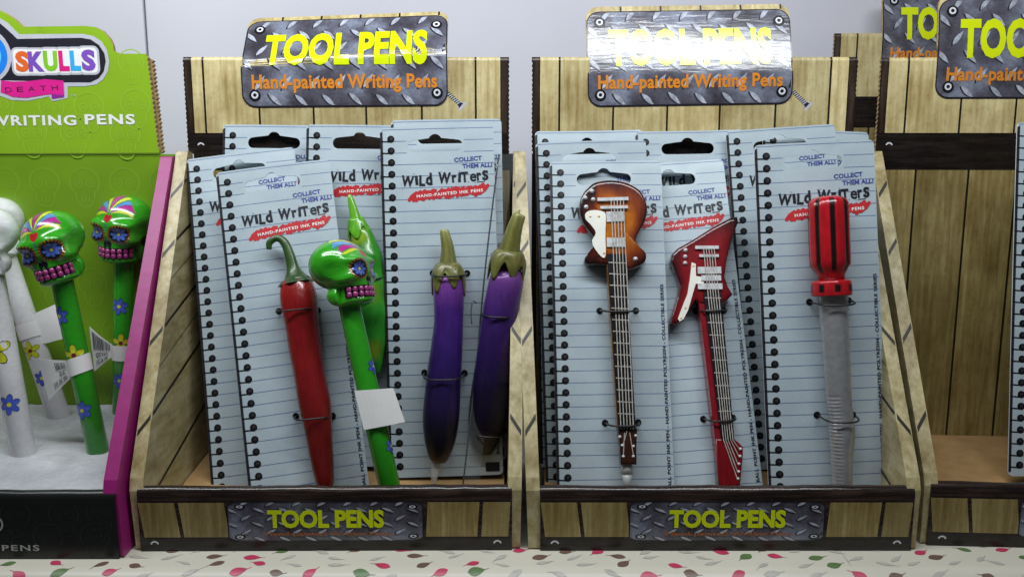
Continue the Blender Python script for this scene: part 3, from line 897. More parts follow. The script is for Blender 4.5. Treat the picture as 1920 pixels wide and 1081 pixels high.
def eggplant(key, label, rows, stem, base, tie, noz=None, out=0.0):
    t = pen('eggplant_pen', label, 'pen', key, base)
    rows = [(rows[0][0], rows[0][1] + .62, .3), (rows[0][0], rows[0][1] + .45, .7)] + rows + [(rows[-1][0] - .03, rows[-1][1] - .22, .2)]
    R3 = [(a, b, 1.08 + out * b, r) for a, b, r in rows]
    rs = [tuple(p) for p in catmull(shift(R3, base), 8)]
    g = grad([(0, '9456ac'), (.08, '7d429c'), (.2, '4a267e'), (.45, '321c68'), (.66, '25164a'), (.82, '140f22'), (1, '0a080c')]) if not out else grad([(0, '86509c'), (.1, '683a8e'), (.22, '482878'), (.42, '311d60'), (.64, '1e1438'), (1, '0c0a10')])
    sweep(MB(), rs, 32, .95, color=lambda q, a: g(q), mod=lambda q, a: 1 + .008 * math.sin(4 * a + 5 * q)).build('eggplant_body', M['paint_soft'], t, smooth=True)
    S = shift([(a, b, 1.08 + out * b * .95, r) for a, b, r in stem], base)
    gs = grad([(0, '96955a'), (.3, '7d7d40'), (1, '6a6a34')])
    sweep(MB(), [tuple(p) for p in catmull(S, 6)], 20, .95, color=lambda q, a: tuple(c * (1 + .22 * math.sin(6 * a)) for c in gs(q)), mod=lambda q, a: 1 + .07 * math.sin(6 * a)).build('stem', M['paint_soft'], t, smooth=True)
    top = Vector(S[-2][:3]); dr = Vector(rs[24][:3]) - top
    r0, r1 = S[-2][3], rows[2][2]
    calyx(t, top, dr, r0, lambda s: r0 + (r1 - r0) * min(1, (s / .75)) ** .6 + .03, 6, 1.75, lin('70703a'), M['paint_soft'], .07, phase=.5)
    if noz:
        nz = shift([(noz[0][0], noz[0][1] + .3, 1.0, .34), (noz[0][0], noz[0][1], 1.0, .32), (noz[1][0] + .05, noz[1][1] + .5, 1.0, .22), (noz[1][0], noz[1][1], 1.0, .12)], base)
        sweep(MB(), nz, 16, 1).build('pen_tip', M['nozzle'], t, smooth=True)
    ties(key, tie)
    return t
eggplant('L4', 'slim purple eggplant pen standing upright on the front card', [(3.99, 11.92, .93), (3.99, 11.28, .93), (3.94, 9.58, .87), (3.77, 7.88, .95), (3.58, 6.38, 1.03), (3.42, 4.89, 1.09), (3.3, 3.61, 1.1), (3.2, 2.29, .92), (3.1, 1.26, .55)],
         [(3.82, 15.05, .14), (3.83, 14.95, .26), (3.93, 14.4, .33), (4.01, 13.85, .39), (4.01, 13.0, .52), (4.0, 12.5, .7)], (3.1, 1.0, .9), [(3.0, 12.45, 5.09, 12.39, 2.15), (2.31, 6.39, 4.76, 6.29, 2.25)], ((2.95, 1.15), (2.76, -.2)))
eggplant('L3', 'dark eggplant pen leaning right beside the box cheek', [(7.11, 11.24, .99), (6.75, 9.49, 1.05), (6.5, 7.72, 1.1), (6.26, 5.99, 1.15), (6.0, 4.26, 1.2), (5.76, 2.75, 1.15), (5.62, 1.55, .92), (5.6, .8, .56)],
         [(7.93, 14.97, .2), (7.9, 14.9, .36), (7.69, 14.37, .42), (7.48, 13.65, .5), (7.3, 12.9, .62), (7.2, 12.2, .85)], (5.6, .1, .9), [(5.5, 9.38, 7.6, 9.0, 4.3), (4.78, 2.3, 6.78, 1.8, 2.8)], out=.235)

# pea pod
base = (4.77, 5.9, .6)
rows = [(3.55, 15.0, .3), (3.7, 14.44, .68), (3.98, 13.1, .98), (4.2, 11.35, 1.08), (4.42, 9.15, 1.02), (4.62, 7.39, .72), (4.77, 6.05, .25), (4.79, 5.9, .1)]
t = pen('pea_pod_pen', 'green pea pod pen half hidden behind the skull pen', 'pen', 'L2', base)
rs = [tuple(p) for p in catmull(shift([(a, b, .9, r) for a, b, r in rows], base), 9)]
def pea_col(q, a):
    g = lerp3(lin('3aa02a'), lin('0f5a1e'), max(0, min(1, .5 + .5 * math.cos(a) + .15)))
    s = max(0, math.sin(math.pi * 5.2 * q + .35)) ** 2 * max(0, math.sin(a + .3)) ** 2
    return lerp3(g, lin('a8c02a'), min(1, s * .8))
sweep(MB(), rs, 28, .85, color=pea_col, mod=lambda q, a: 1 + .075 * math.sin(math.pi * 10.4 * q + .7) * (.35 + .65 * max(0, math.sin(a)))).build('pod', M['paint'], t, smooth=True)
S = shift([(2.93, 16.9, .9, .08), (2.98, 16.7, .9, .17), (3.11, 16.23, .9, .25), (3.32, 15.43, .9, .34), (3.5, 14.8, .9, .5)], base)
sweep(MB(), [tuple(p) for p in catmull(S, 5)], 16, .9, color=lambda q, a: lin('6fb82c')).build('stem', M['paint'], t, smooth=True)
calyx(t, S[-2][:3], Vector(S[-1][:3]) - Vector(S[-2][:3]), .34, lambda s: .36 + .28 * min(1, s / .9), 4, 1.6, lin('62b02a'), M['paint'], .09, phase=.3)
ties('L2', [(2.84, 11.8, 5.15, 11.89, 1.9)])

# guitars
def slab(name, outline, parent, mat, z0, h, colfn, centre, rim=.16, rings=(.97, .9, .8, .68, .55, .4, .25, .1)):
    """body with rounded rim; colour is a function of the fraction from centre to edge"""
    c = Vector(centre); O = [Vector(p) for p in outline]; n = len(O)
    v = []; cs = []
    def ringv(s, z):
        for p in O:
            q = c + (p - c) * s; v.append((q.x, q.y, z)); cs.append(colfn(s, q.x, q.y))
    ringv(.96, z0); ringv(1.0, z0 + rim); ringv(1.0, z0 + h - rim); ringv(.985, z0 + h - rim * .35)
    for s in rings: ringv(s, z0 + h + .04 * (1 - s))
    k = len(rings) + 4
    f = [(j * n + i, j * n + (i + 1) % n, (j + 1) * n + (i + 1) % n, (j + 1) * n + i) for j in range(k - 1) for i in range(n)]
    f.append(tuple((k - 1) * n + i for i in range(n)))
    a2 = sum(O[i].x * O[(i + 1) % n].y - O[(i + 1) % n].x * O[i].y for i in range(n))
    if a2 < 0: f = [tuple(reversed(q)) for q in f]
    return MB().add(v, f, cs).build(name, mat, parent, smooth=True)
def bar(parent, name, mat, a, b, wd, z0, z1, bevel=.05):
    a, b = Vector((*a, 0)), Vector((*b, 0)); d = (b - a).normalized(); n = Vector((-d.y, d.x, 0)) * wd / 2
    pts = [a - n, b - n, b + n, a + n]
    return MB().prism([[(p.x, p.y) for p in pts]], z0, z1).build(name, mat, parent, bevel=bevel)
def quad(parent, name, mat, pts, z0, z1, bevel=.04):
    return MB().prism([pts], z0, z1).build(name, mat, parent, bevel=bevel)

base = (4.06, 2.2, .1)
sh2 = lambda pts: [(p[0] - base[0], p[1] - base[1]) for p in pts]
t = pen('guitar_pen', 'sunburst brown electric guitar pen with white pickguard', 'pen', 'R3', base)
out = sh2([(2.26, 19.48), (2.72, 19.81), (3.63, 19.93), (4.54, 19.78), (5.34, 19.34), (5.74, 18.68), (5.82, 17.94), (5.62, 17.2), (5.34, 16.75), (5.08, 16.2), (5.3, 15.7), (5.66, 15.25), (5.55, 14.78), (5.07, 14.5), (4.44, 14.33), (3.29, 14.6), (2.48, 14.68), (1.98, 14.72), (1.93, 15.1), (2.36, 15.69), (2.62, 16.15), (2.3, 16.66), (1.89, 17.26), (1.69, 18.0), (1.78, 18.74), (2.0, 19.2)])
def burst(s, x, y):
    s2 = s + .06 * math.sin(x * 3.1 + y * 2.3) + (.16 if x < -1.3 else 0)
    st = [(0, lin('c8781a')), (.5, lin('bd6a1a')), (.72, lin('8a3c14')), (.88, lin('571c10')), (1.0, lin('2a100c'))]
    for (p0, c0), (p1, c1) in zip(st[:-1], st[1:]):
        if s2 <= p1: return lerp3(c0, c1, max(0, (s2 - p0) / (p1 - p0)))
    return st[-1][1]
slab('guitar_body', closed_smooth(out, 5), t, M['paint'], 0, 1.0, burst, sh2([(3.85, 17.1)])[0], rim=.3)
Z1 = 1.05
nk = sh2([(3.27, 15.3), (4.38, 15.28), (4.62, 4.9), (3.6, 4.92)])
quad(t, 'neck', M['neck_brown'], [(p[0] + (-.05 if i in (0, 3) else -.02), p[1]) for i, p in enumerate(nk)], .25, .98, .05)
fb = quad(t, 'fretboard', M['fret_black'], nk, .98, 1.1, .03)
def edge(nk, f, g): # point on neck, f along, g across
    l = Vector(nk[0]).lerp(Vector(nk[3]), f); r = Vector(nk[1]).lerp(Vector(nk[2]), f); return l.lerp(r, g)
for k in range(14):
    f = .05 + .93 * k / 14; bar(fb, 'fret', M['string'], edge(nk, f, .04), edge(nk, f + .004, .96), .05, 1.1, 1.13, 0)
top_s = sh2([(3.45, 18.6), (4.5, 18.62)])
for k in range(5):
    g = .14 + .18 * k
    a = Vector(top_s[0]).lerp(Vector(top_s[1]), g); b = edge(nk, 1.0, g); pts = [(a.x, a.y, 1.22)]
    for q in range(1, 9): p = a.lerp(b, q / 8); pts.append((p.x + rc.uniform(-.012, .012), p.y, 1.17))
    tube(MB(), pts, .03, 6).build('string', M['string'], t)
hd = sh2([(3.58, 4.95), (4.72, 4.93), (4.62, 3.9), (4.6, 2.85), (3.68, 2.87), (3.66, 3.9)])
h_ = slab('headstock', hd, t, M['paint'], .2, .85, lambda s, x, y: lin('2a140e') if s > .8 else lin('3c2014'), sh2([(4.12, 3.85)])[0], rim=.08)
for p in sh2([(3.68, 4.46), (4.6, 4.51), (3.8, 3.97), (4.45, 3.91), (3.84, 3.34), (4.42, 3.33)]): d = MB(); dome(d, p[0], p[1], 1.02, .1, .12); d.build('tuning_peg', M['metal_trim'], h_, smooth=True)
for a, b in (((3.95, 4.7), (3.84, 3.4)), ((4.25, 4.7), (4.42, 3.4)), ((4.1, 4.8), (3.84, 4.0))): bar(h_, 'string_end', M['string'], *sh2([a, b]), .04, 1.06, 1.1, 0)
tube(MB(), [(x, y, .55) for x, y in sh2([(4.07, 2.95), (4.07, 2.3)])], .34, 16).build('pen_tip', M['nozzle'], t, smooth=True)
sweep(MB(), [(*sh2([(4.07, 2.3)])[0], .55, .32), (*sh2([(4.07, 1.5)])[0], .55, .14)], 16).build('pen_tip', M['nozzle'], t, smooth=True)
for nm, a, b, w in (('tailpiece', (2.78, 18.63), (4.65, 18.66), .2), ('bridge', (2.94, 18.13), (4.61, 18.14), .17)): bar(t, nm, M['metal_trim'], *sh2([a, b]), w, 1.0, 1.24, .07)
for nm, a, b, w in (('pickup', (3.3, 17.57), (4.36, 17.6), .62), ('pickup', (3.27, 16.01), (4.4, 15.99), .56)): bar(t, nm, M['metal_trim'], *sh2([a, b]), w, 1.0, 1.13, .05)
g = quad(t, 'pickguard', M['cream'], [tuple(p) for p in closed_smooth(sh2([(2.05, 17.81), (2.4, 17.99), (2.94, 17.95), (3.26, 17.7), (3.2, 16.5), (3.18, 15.22), (2.94, 15.12), (2.51, 15.69), (2.4, 16.15), (2.63, 16.6), (2.37, 17.07), (2.05, 17.44)]), 3)], .98, 1.11, .03)
for p in sh2([(2.33, 17.62), (2.84, 17.61), (3.08, 15.35)]): d = MB(); dome(d, p[0], p[1], 1.1, .08, .06); d.build('guard_screw', M['gold'], g, smooth=True)
for p in sh2([(2.06, 18.79), (2.48, 19.2), (2.54, 18.68), (2.1, 18.22), (4.98, 14.98)]): d = MB(); dome(d, p[0], p[1], .97, .15, .2); d.build('control_knob', M['metal_trim'], t, smooth=True)
ties('R3', [(2.84, 12.02, 5.04, 11.99, 1.35), (2.96, 5.29, 4.93, 5.29, 1.35)], .06)

base = (4.6, 1.2, .1)
t = pen('guitar_pen', 'dark red angular guitar pen with white V shaped pickguard', 'pen', 'R5', base)
out = sh2([(7.13, 17.36), (7.16, 17.03), (6.62, 16.01), (6.13, 14.58), (5.9, 13.63), (6.02, 12.98), (6.24, 12.49), (5.84, 12.12), (5.5, 11.95), (4.24, 12.05), (3.92, 12.3), (3.6, 11.88), (2.97, 11.14), (2.55, 10.9), (2.3, 11.03), (2.37, 11.34), (2.89, 12.57), (3.1, 13.36), (2.91, 14.17), (2.74, 14.83), (2.87, 15.31), (3.22, 15.61), (4.23, 16.1), (5.59, 16.82), (6.78, 17.34)])
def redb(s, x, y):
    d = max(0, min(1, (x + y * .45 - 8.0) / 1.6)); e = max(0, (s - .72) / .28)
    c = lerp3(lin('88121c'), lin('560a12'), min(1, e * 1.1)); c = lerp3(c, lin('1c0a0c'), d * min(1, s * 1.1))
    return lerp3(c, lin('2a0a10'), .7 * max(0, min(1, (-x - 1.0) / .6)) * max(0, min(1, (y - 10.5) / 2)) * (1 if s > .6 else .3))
dense = []
for i in range(len(out)):
    a, b = Vector(out[i]), Vector(out[(i + 1) % len(out)])
    for q in range(3): dense.append(a.lerp(b, q / 3))
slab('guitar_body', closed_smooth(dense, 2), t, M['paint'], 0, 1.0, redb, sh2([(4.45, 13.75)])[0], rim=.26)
nk = sh2([(4.44, 12.75), (5.5, 12.65), (5.26, 3.85), (4.5, 3.9)])
quad(t, 'neck', M['neck_red'], sh2([(4.12, 12.2), (5.4, 12.1), (5.2, 3.6), (4.16, 3.6)]), .1, .98, .1)
fb = quad(t, 'fretboard', M['fret_black'], nk, .98, 1.12, .03)
for k in range(11):
    f = .04 + .94 * k / 11; bar(fb, 'fret', M['string'], edge(nk, f, .04), edge(nk, f, .96), .045, 1.12, 1.15, 0)
ts = sh2([(4.6, 15.4), (5.5, 15.35)])
hs = [(4.55, 1.9), (4.72, 2.0), (4.9, 2.1), (5.05, 2.4), (5.2, 2.9)]
for k in range(5):
    gq = .14 + .18 * k
    a = Vector(ts[0]).lerp(Vector(ts[1]), gq); b = edge(nk, 1.0, gq)
    pts = [(a.x, a.y, 1.25)] + [(a.lerp(b, q / 8).x + rc.uniform(-.012, .012), a.lerp(b, q / 8).y, 1.19) for q in range(1, 9)]
    pe = sh2([(5.5, 3.25), (5.42, 2.85), (5.3, 2.42), (5.22, 2.0), (5.16, 1.6)])[4 - k]
    pts.append((pe[0], pe[1], 1.12))
    tube(MB(), pts, .027, 6).build('string', M['string'], t)
hd = sh2([(4.18, 3.98), (5.3, 3.92), (5.74, 3.42), (5.68, 2.94), (5.3, 1.2), (4.05, 1.2)])
h_ = slab('headstock', hd, t, M['paint'], .15, .9, lambda s, x, y: lin('7c101a'), sh2([(4.8, 2.6)])[0], rim=.08)
for p in sh2([(5.57, 3.3), (5.49, 2.88), (5.37, 2.45), (5.29, 2.01), (5.22, 1.61)]): d = MB(); dome(d, p[0], p[1], 1.04, .1, .12); d.build('tuning_peg', M['metal_trim'], h_, smooth=True)
for nm, a, b, w in (('tailpiece', (4.25, 15.53), (5.68, 15.43), .2), ('bridge', (4.43, 15.0), (5.62, 14.91), .17), ('pickup', (4.24, 14.1), (5.66, 14.01), .42), ('pickup', (4.4, 13.61), (5.6, 13.53), .34), ('pickup', (4.14, 13.12), (5.62, 13.01), .36)): bar(t, nm, M['metal_trim'], *sh2([a, b]), w, 1.0, 1.18, .07)
g = quad(t, 'pickguard', M['cream'], sh2([(3.94, 14.63), (4.17, 14.52), (4.1, 13.77), (4.59, 13.65), (4.52, 13.28), (4.03, 13.29), (3.4, 11.74), (3.06, 11.21), (2.81, 11.07), (2.72, 11.24), (3.06, 11.93), (3.46, 12.69), (3.72, 13.63)]), .98, 1.12, .03)
for p in sh2([(4.02, 14.4), (3.25, 11.86), (2.91, 11.27)]): d = MB(); dome(d, p[0], p[1], 1.1, .08, .06); d.build('guard_screw', M['gold'], g, smooth=True)
for p in sh2([(3.66, 15.42), (3.6, 15.02), (3.55, 14.62)]): d = MB(); dome(d, p[0], p[1], 1.0, .14, .2); d.build('control_knob', M['metal_trim'], t, smooth=True)
ties('R5', [(4.1, 11.79, 5.85, 11.71, 1.4), (3.83, 5.23, 5.62, 5.17, 1.4)], .06)

# screwdriver
base = (3.92, 1.5, .1)
t = pen('screwdriver_pen', 'screwdriver pen with red and black fluted handle and silver shaft', 'pen', 'R9', base)
cz = 1.2
def hcol(q, a):
    k = (a / (2 * math.pi) * 8 + .28) % 1
    return lin('151213') if (k < .36 and .035 < q < .86) else lerp3(lin('c01a24'), lin('a8141e'), q)
rows = [(3.76, 18.12, .15), (3.76, 18.1, .5), (3.76, 18.03, .82), (3.76, 17.9, 1.02), (3.76, 17.7, 1.14), (3.755, 17.4, 1.16)] + [(3.75 - .003 * k, 17.4 - .36 * k, 1.165) for k in range(1, 9)] + [(3.72, 14.2, 1.15), (3.73, 13.95, 1.0), (3.75, 13.6, .78), (3.75, 13.2, .74)]
rs = [(a - base[0], b - base[1], cz - base[2], r) for a, b, r in rows]
sweep(MB(), rs, 96, .95, color=hcol, mod=lambda q, a: 1 - (.05 if ((a / (2 * math.pi) * 8 + .28) % 1 < .36 and .035 < q < .86) else .02 * abs(math.sin(4 * a)))).build('handle', M['paint'], t, smooth=True)
rs = [(a - base[0], b - base[1], cz - base[2], r) for a, b, r in [(3.75, 13.35, .7), (3.75, 13.3, 1.02), (3.75, 13.2, 1.13), (3.74, 12.85, 1.17), (3.74, 12.55, 1.17), (3.74, 12.43, 1.1), (3.74, 12.4, .7)]]
def ccol(q, a):
    k = (a / (2 * math.pi) * 8 + .2) % 1
    return lin('151213') if (k < .36 and .25 < q < .72) else lin('b41822')
sweep(MB(), [tuple(p) for p in catmull(rs, 4)], 64, .95, color=ccol, mod=lambda q, a: 1 - .03 * abs(math.sin(4 * a))).build('handle_collar', M['paint'], t, smooth=True)
rows = [(3.85, 12.6, .82), (3.87, 12.2, .83), (3.91, 9.5, .77), (3.95, 6.9, .71), (3.98, 6.2, .7), (4.02, 5.4, .7), (4.03, 4.6, .74), (4.0, 3.9, .68), (3.97, 3.2, .62), (3.92, 1.6, .57)]
rs = [tuple(p) for p in catmull([(a - base[0], b - base[1], .95 - base[2], r) for a, b, r in rows], 34)]
def ridge(q, a):
    if q < .53: return 1
    left = math.cos(a) > .2
    return 1 - (.042 * (.5 + .5 * math.sin(q * 330)) ** .6 if left and math.sin(a) > -.2 else 0)
o = sweep(MB(), rs, 48, .9, mod=ridge).build('shaft', M['silver'], t, smooth=True)
ties('R9', [(2.79, 12.1, 5.05, 12.1, 1.95), (2.94, 5.52, 5.0, 5.45, 1.8)])

# ------------------------------------------------------------------ skull pens
def smin(a, b, k):
    h = max(k - abs(a - b), 0) / k; return min(a, b) - h * h * k * .25
def ell(p, c, r):
    q = Vector(((p[0] - c[0]) / r[0], (p[1] - c[1]) / r[1], (p[2] - c[2]) / r[2])); l = q.length
    return (l - 1) * min(r)
def skull_sdf(p):
    x, y, z = abs(p[0]), p[1], p[2]; p = (x, y, z)
    d = ell(p, (0, .22, .68), (1.74, 1.75, 1.52))
    d = smin(d, ell(p, (0, -.75, .05), (1.42, 1.0, 1.0)), .5)
    d = smin(d, ell(p, (1.0, -.85, -.3), (.58, .72, .36)), .3)
    d = smin(d, ell(p, (0, -.72, -.85), (1.12, .98, .7)), .3)
    d = smin(d, ell(p, (.82, -.1, -1.2), (.4, .85, .62)), .3)
    d = smin(d, ell(p, (0, -.72, -1.58), (1.12, 1.0, .42)), .25)
    d = smin(d, ell(p, (.7, -1.25, .66), (.66, .5, .28)), .3)
    d = -smin(-d, ell(p, (.72, -2.1, .12), (.56, .5, .46)), .1)
    d = -smin(-d, ell(p, (1.95, -.55, .1), (.45, .8, .55)), .4)
    d = -smin(-d, ell(p, (1.5, -.3, -.82), (.42, .8, .22)), .2)
    d = -smin(-d, ell(p, (.14, -2.0, -.5), (.2, .4, .24)), .06)
    if y < -.1 and abs(z + 1.18) < .4:
        d = max(d, -max(abs(z + 1.18) - .33, .97 - (x * x / 1.12 + (y + .66) ** 2 / 1.0) ** .5))
    return d
SKP = {}
def skull_mesh(body, name, swirl=True):
    nu, nv = 150, 190; C0 = Vector((0, -.15, -.1)); v = []; cs = []
    bc = lin(body)
    heart = lin('b8262c'); gold = lin('9a6a24'); dark = lin('10121c'); blue = lin('4a66b8'); yel = lin('c8c83a'); mag = lin('b0328c'); sky = lin('5a8fc8'); yl = lin('d0d83c')
    for j in range(nv + 1):
        th = math.pi * j / nv
        for i in range(nu):
            ph = 2 * math.pi * i / nu
            # finer sampling toward the face
            ph2 = ph - .45 * math.sin(ph - 0.0)
            dr = Vector((math.sin(th) * math.sin(ph2), -math.sin(th) * math.cos(ph2), math.cos(th)))
            key = (i, j)
            if key not in SKP:
                t = .2
                for _ in range(160):
                    dd = skull_sdf(C0 + dr * t)
                    if dd > -1e-3: break
                    t += max(.012, -dd * .9)
                SKP[key] = t
            t = SKP[key]
            p = C0 + dr * t
            v.append(p); x, y, z = p; c = bc
            ax = abs(x)
            if y < -.55:
                as_ = abs(math.atan2(x, -(y - .2))) * 1.85; ex, ez = (as_ - .76) / .56, (z - .12) / .5; e = math.hypot(ex, ez)
                if e < 1.0:
                    c = dark; a = math.atan2(ez, ex)
                    if e < .17: c = yel
                    elif e < .86 * (.45 + .55 * abs(math.cos(4 * a)) ** .6): c = blue if e > .3 else lin('33489a')
                elif e < 1.25:
                    a = math.atan2(ez, ex); c = gold if math.sin(a * 22) > -.45 else dark
                if math.hypot((ax - .12) / .17, (z + .5 + ax * .4) / .26) < 1: c = dark
                hx, hz = x / .23, (z - 1.0) / .22
                if swirl and (hx * hx + hz * hz - 1) ** 3 - hx * hx * hz ** 3 * 1.4 < 0: c = heart
                for dz, rr in ((.68, .075), (.5, .06), (.34, .055)):
                    if math.hypot(x / .8, z - dz) < rr: c = lin('40589c')
                if abs(z + 1.18) < .35 and y < -.35 and ax < 1.2: c = lin('2c0c22') if body != 'e4e6e6' else lin('30182c')
            # painted plume that fans back from the heart
            if swirl and z > 1.05:
                up = math.atan2(z - .3, -(y - .3)) - math.atan2(1.0, 1.75); r_ = math.hypot(up * 1.75, x)
                if up > 0:
                    a = math.atan2(x, up * 1.75) / (1 + .28 * r_)
                    if .12 < r_:
                        for a0, w0, r1, cc in ((-1.18, .13, 1.35, yl), (-.86, .15, 1.4, mag), (-.55, .14, 1.7, sky), (-.30, .08, 1.9, yl), (-.06, .14, 1.9, mag), (.2, .085, 1.75, yl), (.44, .12, 1.5, sky), (.68, .15, 1.45, mag), (.96, .10, 1.35, yl)):
                            k = abs(a - a0) / (w0 * min(1, r_ / .5 + .25))
                            if r_ < r1 and k < 1:
                                c = cc if k < .8 else tuple(q * .35 for q in cc)
            cs.append(c)
    f = []
    for j in range(nv):
        for i in range(nu):
            i2 = (i + 1) % nu
            f.append((j * nu + i, (j + 1) * nu + i, (j + 1) * nu + i2, j * nu + i2))
    return MB().add(v, f, cs).mesh(name, M['paint_gloss'], smooth=True)
SK_GREEN = skull_mesh('34a01e', 'skull')
SK_WHITE = skull_mesh('e4e6e6', 'skull')
def tooth_mesh(col):
    v = []; n = 8
    m = MB(); bm = bmesh.new(); bmesh.ops.create_uvsphere(bm, u_segments=10, v_segments=7, radius=1)
    for p in bm.verts: v.append(tuple(math.copysign(abs(c) ** .75, c) * s for c, s in zip(p.co, (.15, .12, .17))))
    bm.verts.index_update(); f = [tuple(q.index for q in fc.verts) for fc in bm.faces]; bm.free()
    return m.add(v, f, lin(col)).mesh('tooth', M['paint_gloss'], smooth=True)
m_t = tooth_mesh('9c3a78')
def flower(mb, place, x, y, r, petal, core, np_=6, edge=None):
    for pas, k in ((0, 1.12), (1, 1.0)):
        for i in range(np_):
            a = 2 * math.pi * i / np_ + .3
            d = MB(); disc(d, x + math.cos(a) * r * .58, y + math.sin(a) * r * .58, r * .44 * k, .02 + .008 * pas, 10, ry=r * .27 * k, rot=a)
            d.map(place); mb.add(d.v, d.f, mi=1 if pas else 0)
    d = MB(); disc(d, x, y, r * .22, .036, 10); d.map(place); mb.add(d.v, d.f, mi=2)

def skull_pen(label, foot, head, face, kind, tilt=0.0, flowers=(), r=.62, scale=1.0, tag=None, roll=0.0, group='skull pens'):
    """shaft from foot to head (cm, world); face is the heading the skull looks in, degrees from the viewer to picture right"""
    foot, head = Vector(foot), Vector(head)
    ax = (head - foot).normalized(); L = (head - foot).length
    sidev = Vector((1, 0, 0)); fw = sidev.cross(ax).normalized() * -1   # toward the viewer
    fw = (Vector((0, -1, 0)) - ax * ax.dot(Vector((0, -1, 0)))).normalized(); sidev = ax.cross(fw).normalized() * -1
    sidev = fw.cross(ax).normalized() * -1
    if sidev.x < 0: sidev = -sidev
    t = thing('skull_pen', label, 'pen', frame(foot, sidev, -fw, ax), group)
    body = lin('2f9a20') if kind == 'green' else lin('e2e3e4')
    sweep(MB(), [(0, 0, 0, r * .92), (0, 0, .06, r), (0, 0, L * .5, r), (0, 0, L - 1.3 * scale, r), (0, 0, L - .9 * scale, r * 1.05)], 28, W=(0, 1, 0), color=lambda q, a: body).build('shaft', M['paint_gloss'], t, smooth=True)
    s = share('skull', SK_GREEN if kind == 'green' else SK_WHITE, t)
    a = R(face)
    rot = Matrix.Rotation(a, 4, 'Z') @ Matrix.Rotation(R(roll), 4, 'Y') @ Matrix.Rotation(R(tilt), 4, 'X')
    s.matrix_local = Matrix.Translation((0, 0, L)) @ rot @ Matrix.Scale(scale, 4)
    for row, z in ((0, -1.03), (1, -1.33)):
        for k in range(9):
            b = R(-78 + 156 * k / 8)
            o = share('tooth', m_t, s)
            o.matrix_local = Matrix.Translation((math.sin(b) * 1.1, -.66 - math.cos(b) * 1.04, z)) @ Matrix.Rotation(b, 4, 'Z')
    for z, ang, rr, pt in flowers:
        pl = lambda x, y, o, z=z, ang=ang: ((r + o) * math.sin(x / r + R(ang)), -(r + o) * math.cos(x / r + R(ang)), z + y)
        fm = MB(); flower(fm, pl, 0, 0, rr, None, None, 6 if pt == 'b' else 5)
        fm.build('flower_print', [M['black'], M['l_violet2' if pt == 'b' else 'l_yellow2'], M['l_yellow2' if pt == 'b' else 'maroon']], t)
    if tag:
        for (z0, tl, pts, printed) in tag:
            m = MB(); n = 24
            v = []
            for hh in (-.5, .5):
                for k in range(n):
                    b = 2 * math.pi * k / n; v.append(((r + .06) * math.sin(b), -(r + .06) * math.cos(b), z0 + hh + tl * math.sin(b)))
            m.add(v, [(k, (k + 1) % n, n + (k + 1) % n, n + k) for k in range(n)])
            band = m.build('price_tag_band', M['paper'], t, smooth=True)
            q = [Vector(p) for p in pts]; m = MB(); N = 8; v = []
            for i in range(N + 1):
                f = i / N; bow = math.sin(math.pi * f) * .12
                for e in (q[0].lerp(q[1], f), q[3].lerp(q[2], f)): v.append((e.x, e.y - bow, e.z))
            m.add(v, [(2 * i, 2 * i + 2, 2 * i + 3, 2 * i + 1) for i in range(N)])
            fl = m.build('price_tag', M['paper'], t)
            so = fl.modifiers.new('thickness', 'SOLIDIFY'); so.thickness = .02
            if printed:
                def on(u, w, o): 
                    e = q[3].lerp(q[2], u).lerp(q[0].lerp(q[1], u), w); return (e.x, e.y - math.sin(math.pi * u) * .12 - .05 - o, e.z)
                p = MB()
                rb = random.Random(3); u = .08
                if printed == 'text':
                    while u < .42: 
                        w_ = rb.uniform(.012, .035); p.add([(u, .62, 0), (u + w_, .62, 0), (u + w_, .9, 0), (u, .9, 0)], [(0, 1, 2, 3)]); u += w_ + rb.uniform(.012, .03)
                    text(p, '25', .12, .34, .36, .52, bold=.02); text(p, '亮系列', .1, .62, .08, .28, bold=.01)
                else:
                    while u < .92:
                        w_ = rb.uniform(.02, .05); p.add([(u, .5, 0), (u + w_, .5, 0), (u + w_, .95, 0), (u, .95, 0)], [(0, 1, 2, 3)]); u += w_ + rb.uniform(.02, .05)
                    text(p, 'NYTD', .2, .8, .28, .42, bold=.02); text(p, '亮系列', .2, .8, .06, .22, bold=.01)
                p.map(on).build('barcode_print', M['tag_ink'], fl)
    return t
M['l_violet2'] = ink('blue_petal_paint', '4458b4', .2, .12, 3.0, coat=.5)
M['l_yellow2'] = ink('yellow_petal_paint', 'bcc02c', .2, .12, 3.0, coat=.5)
M['maroon'] = ink('maroon_flower_core', '6e2434', .3)
skull_pen('green sugar skull pen standing nearest in the lime box, looking left', (-24.75, 5.2, 3.6), (-26.85, 6.3, 15.9), -6, 'green', 10, [(8.6, -28, .55, 'b'), (6.2, 8, .62, 'y'), (2.9, -12, .55, 'b')],
          tag=[(5.55, .12, [(-.55, -.35, 5.95), (-2.6, .3, 6.3), (-2.45, .3, 3.7), (-.5, -.3, 4.9)], 'text')], roll=-4)
skull_pen('green sugar skull pen beside the magenta cheek, higher and further back', (-25.85, 11.3, 4.2), (-25.1, 11.9, 16.35), -14, 'green', 8, [(7.3, -2, .55, 'b'), (4.9, 10, .6, 'y'), (2.4, 4, .5, 'b')],
          tag=[(4.2, .0, [(-.6, -.3, 4.7), (-2.3, .2, 5.7), (-2.0, .3, 2.7), (-.6, -.2, 3.9)], 'bar')], roll=2)
skull_pen('white sugar skull pen cut off by left picture edge, yellow flower on shaft', (-29.15, 5.0, 3.6), (-30.75, 6.0, 16.2), -20, 'white', 2, [(9.2, -60, .6, 'b'), (6.6, -18, .95, 'y'), (3.3, 8, .6, 'b')], r=.72)
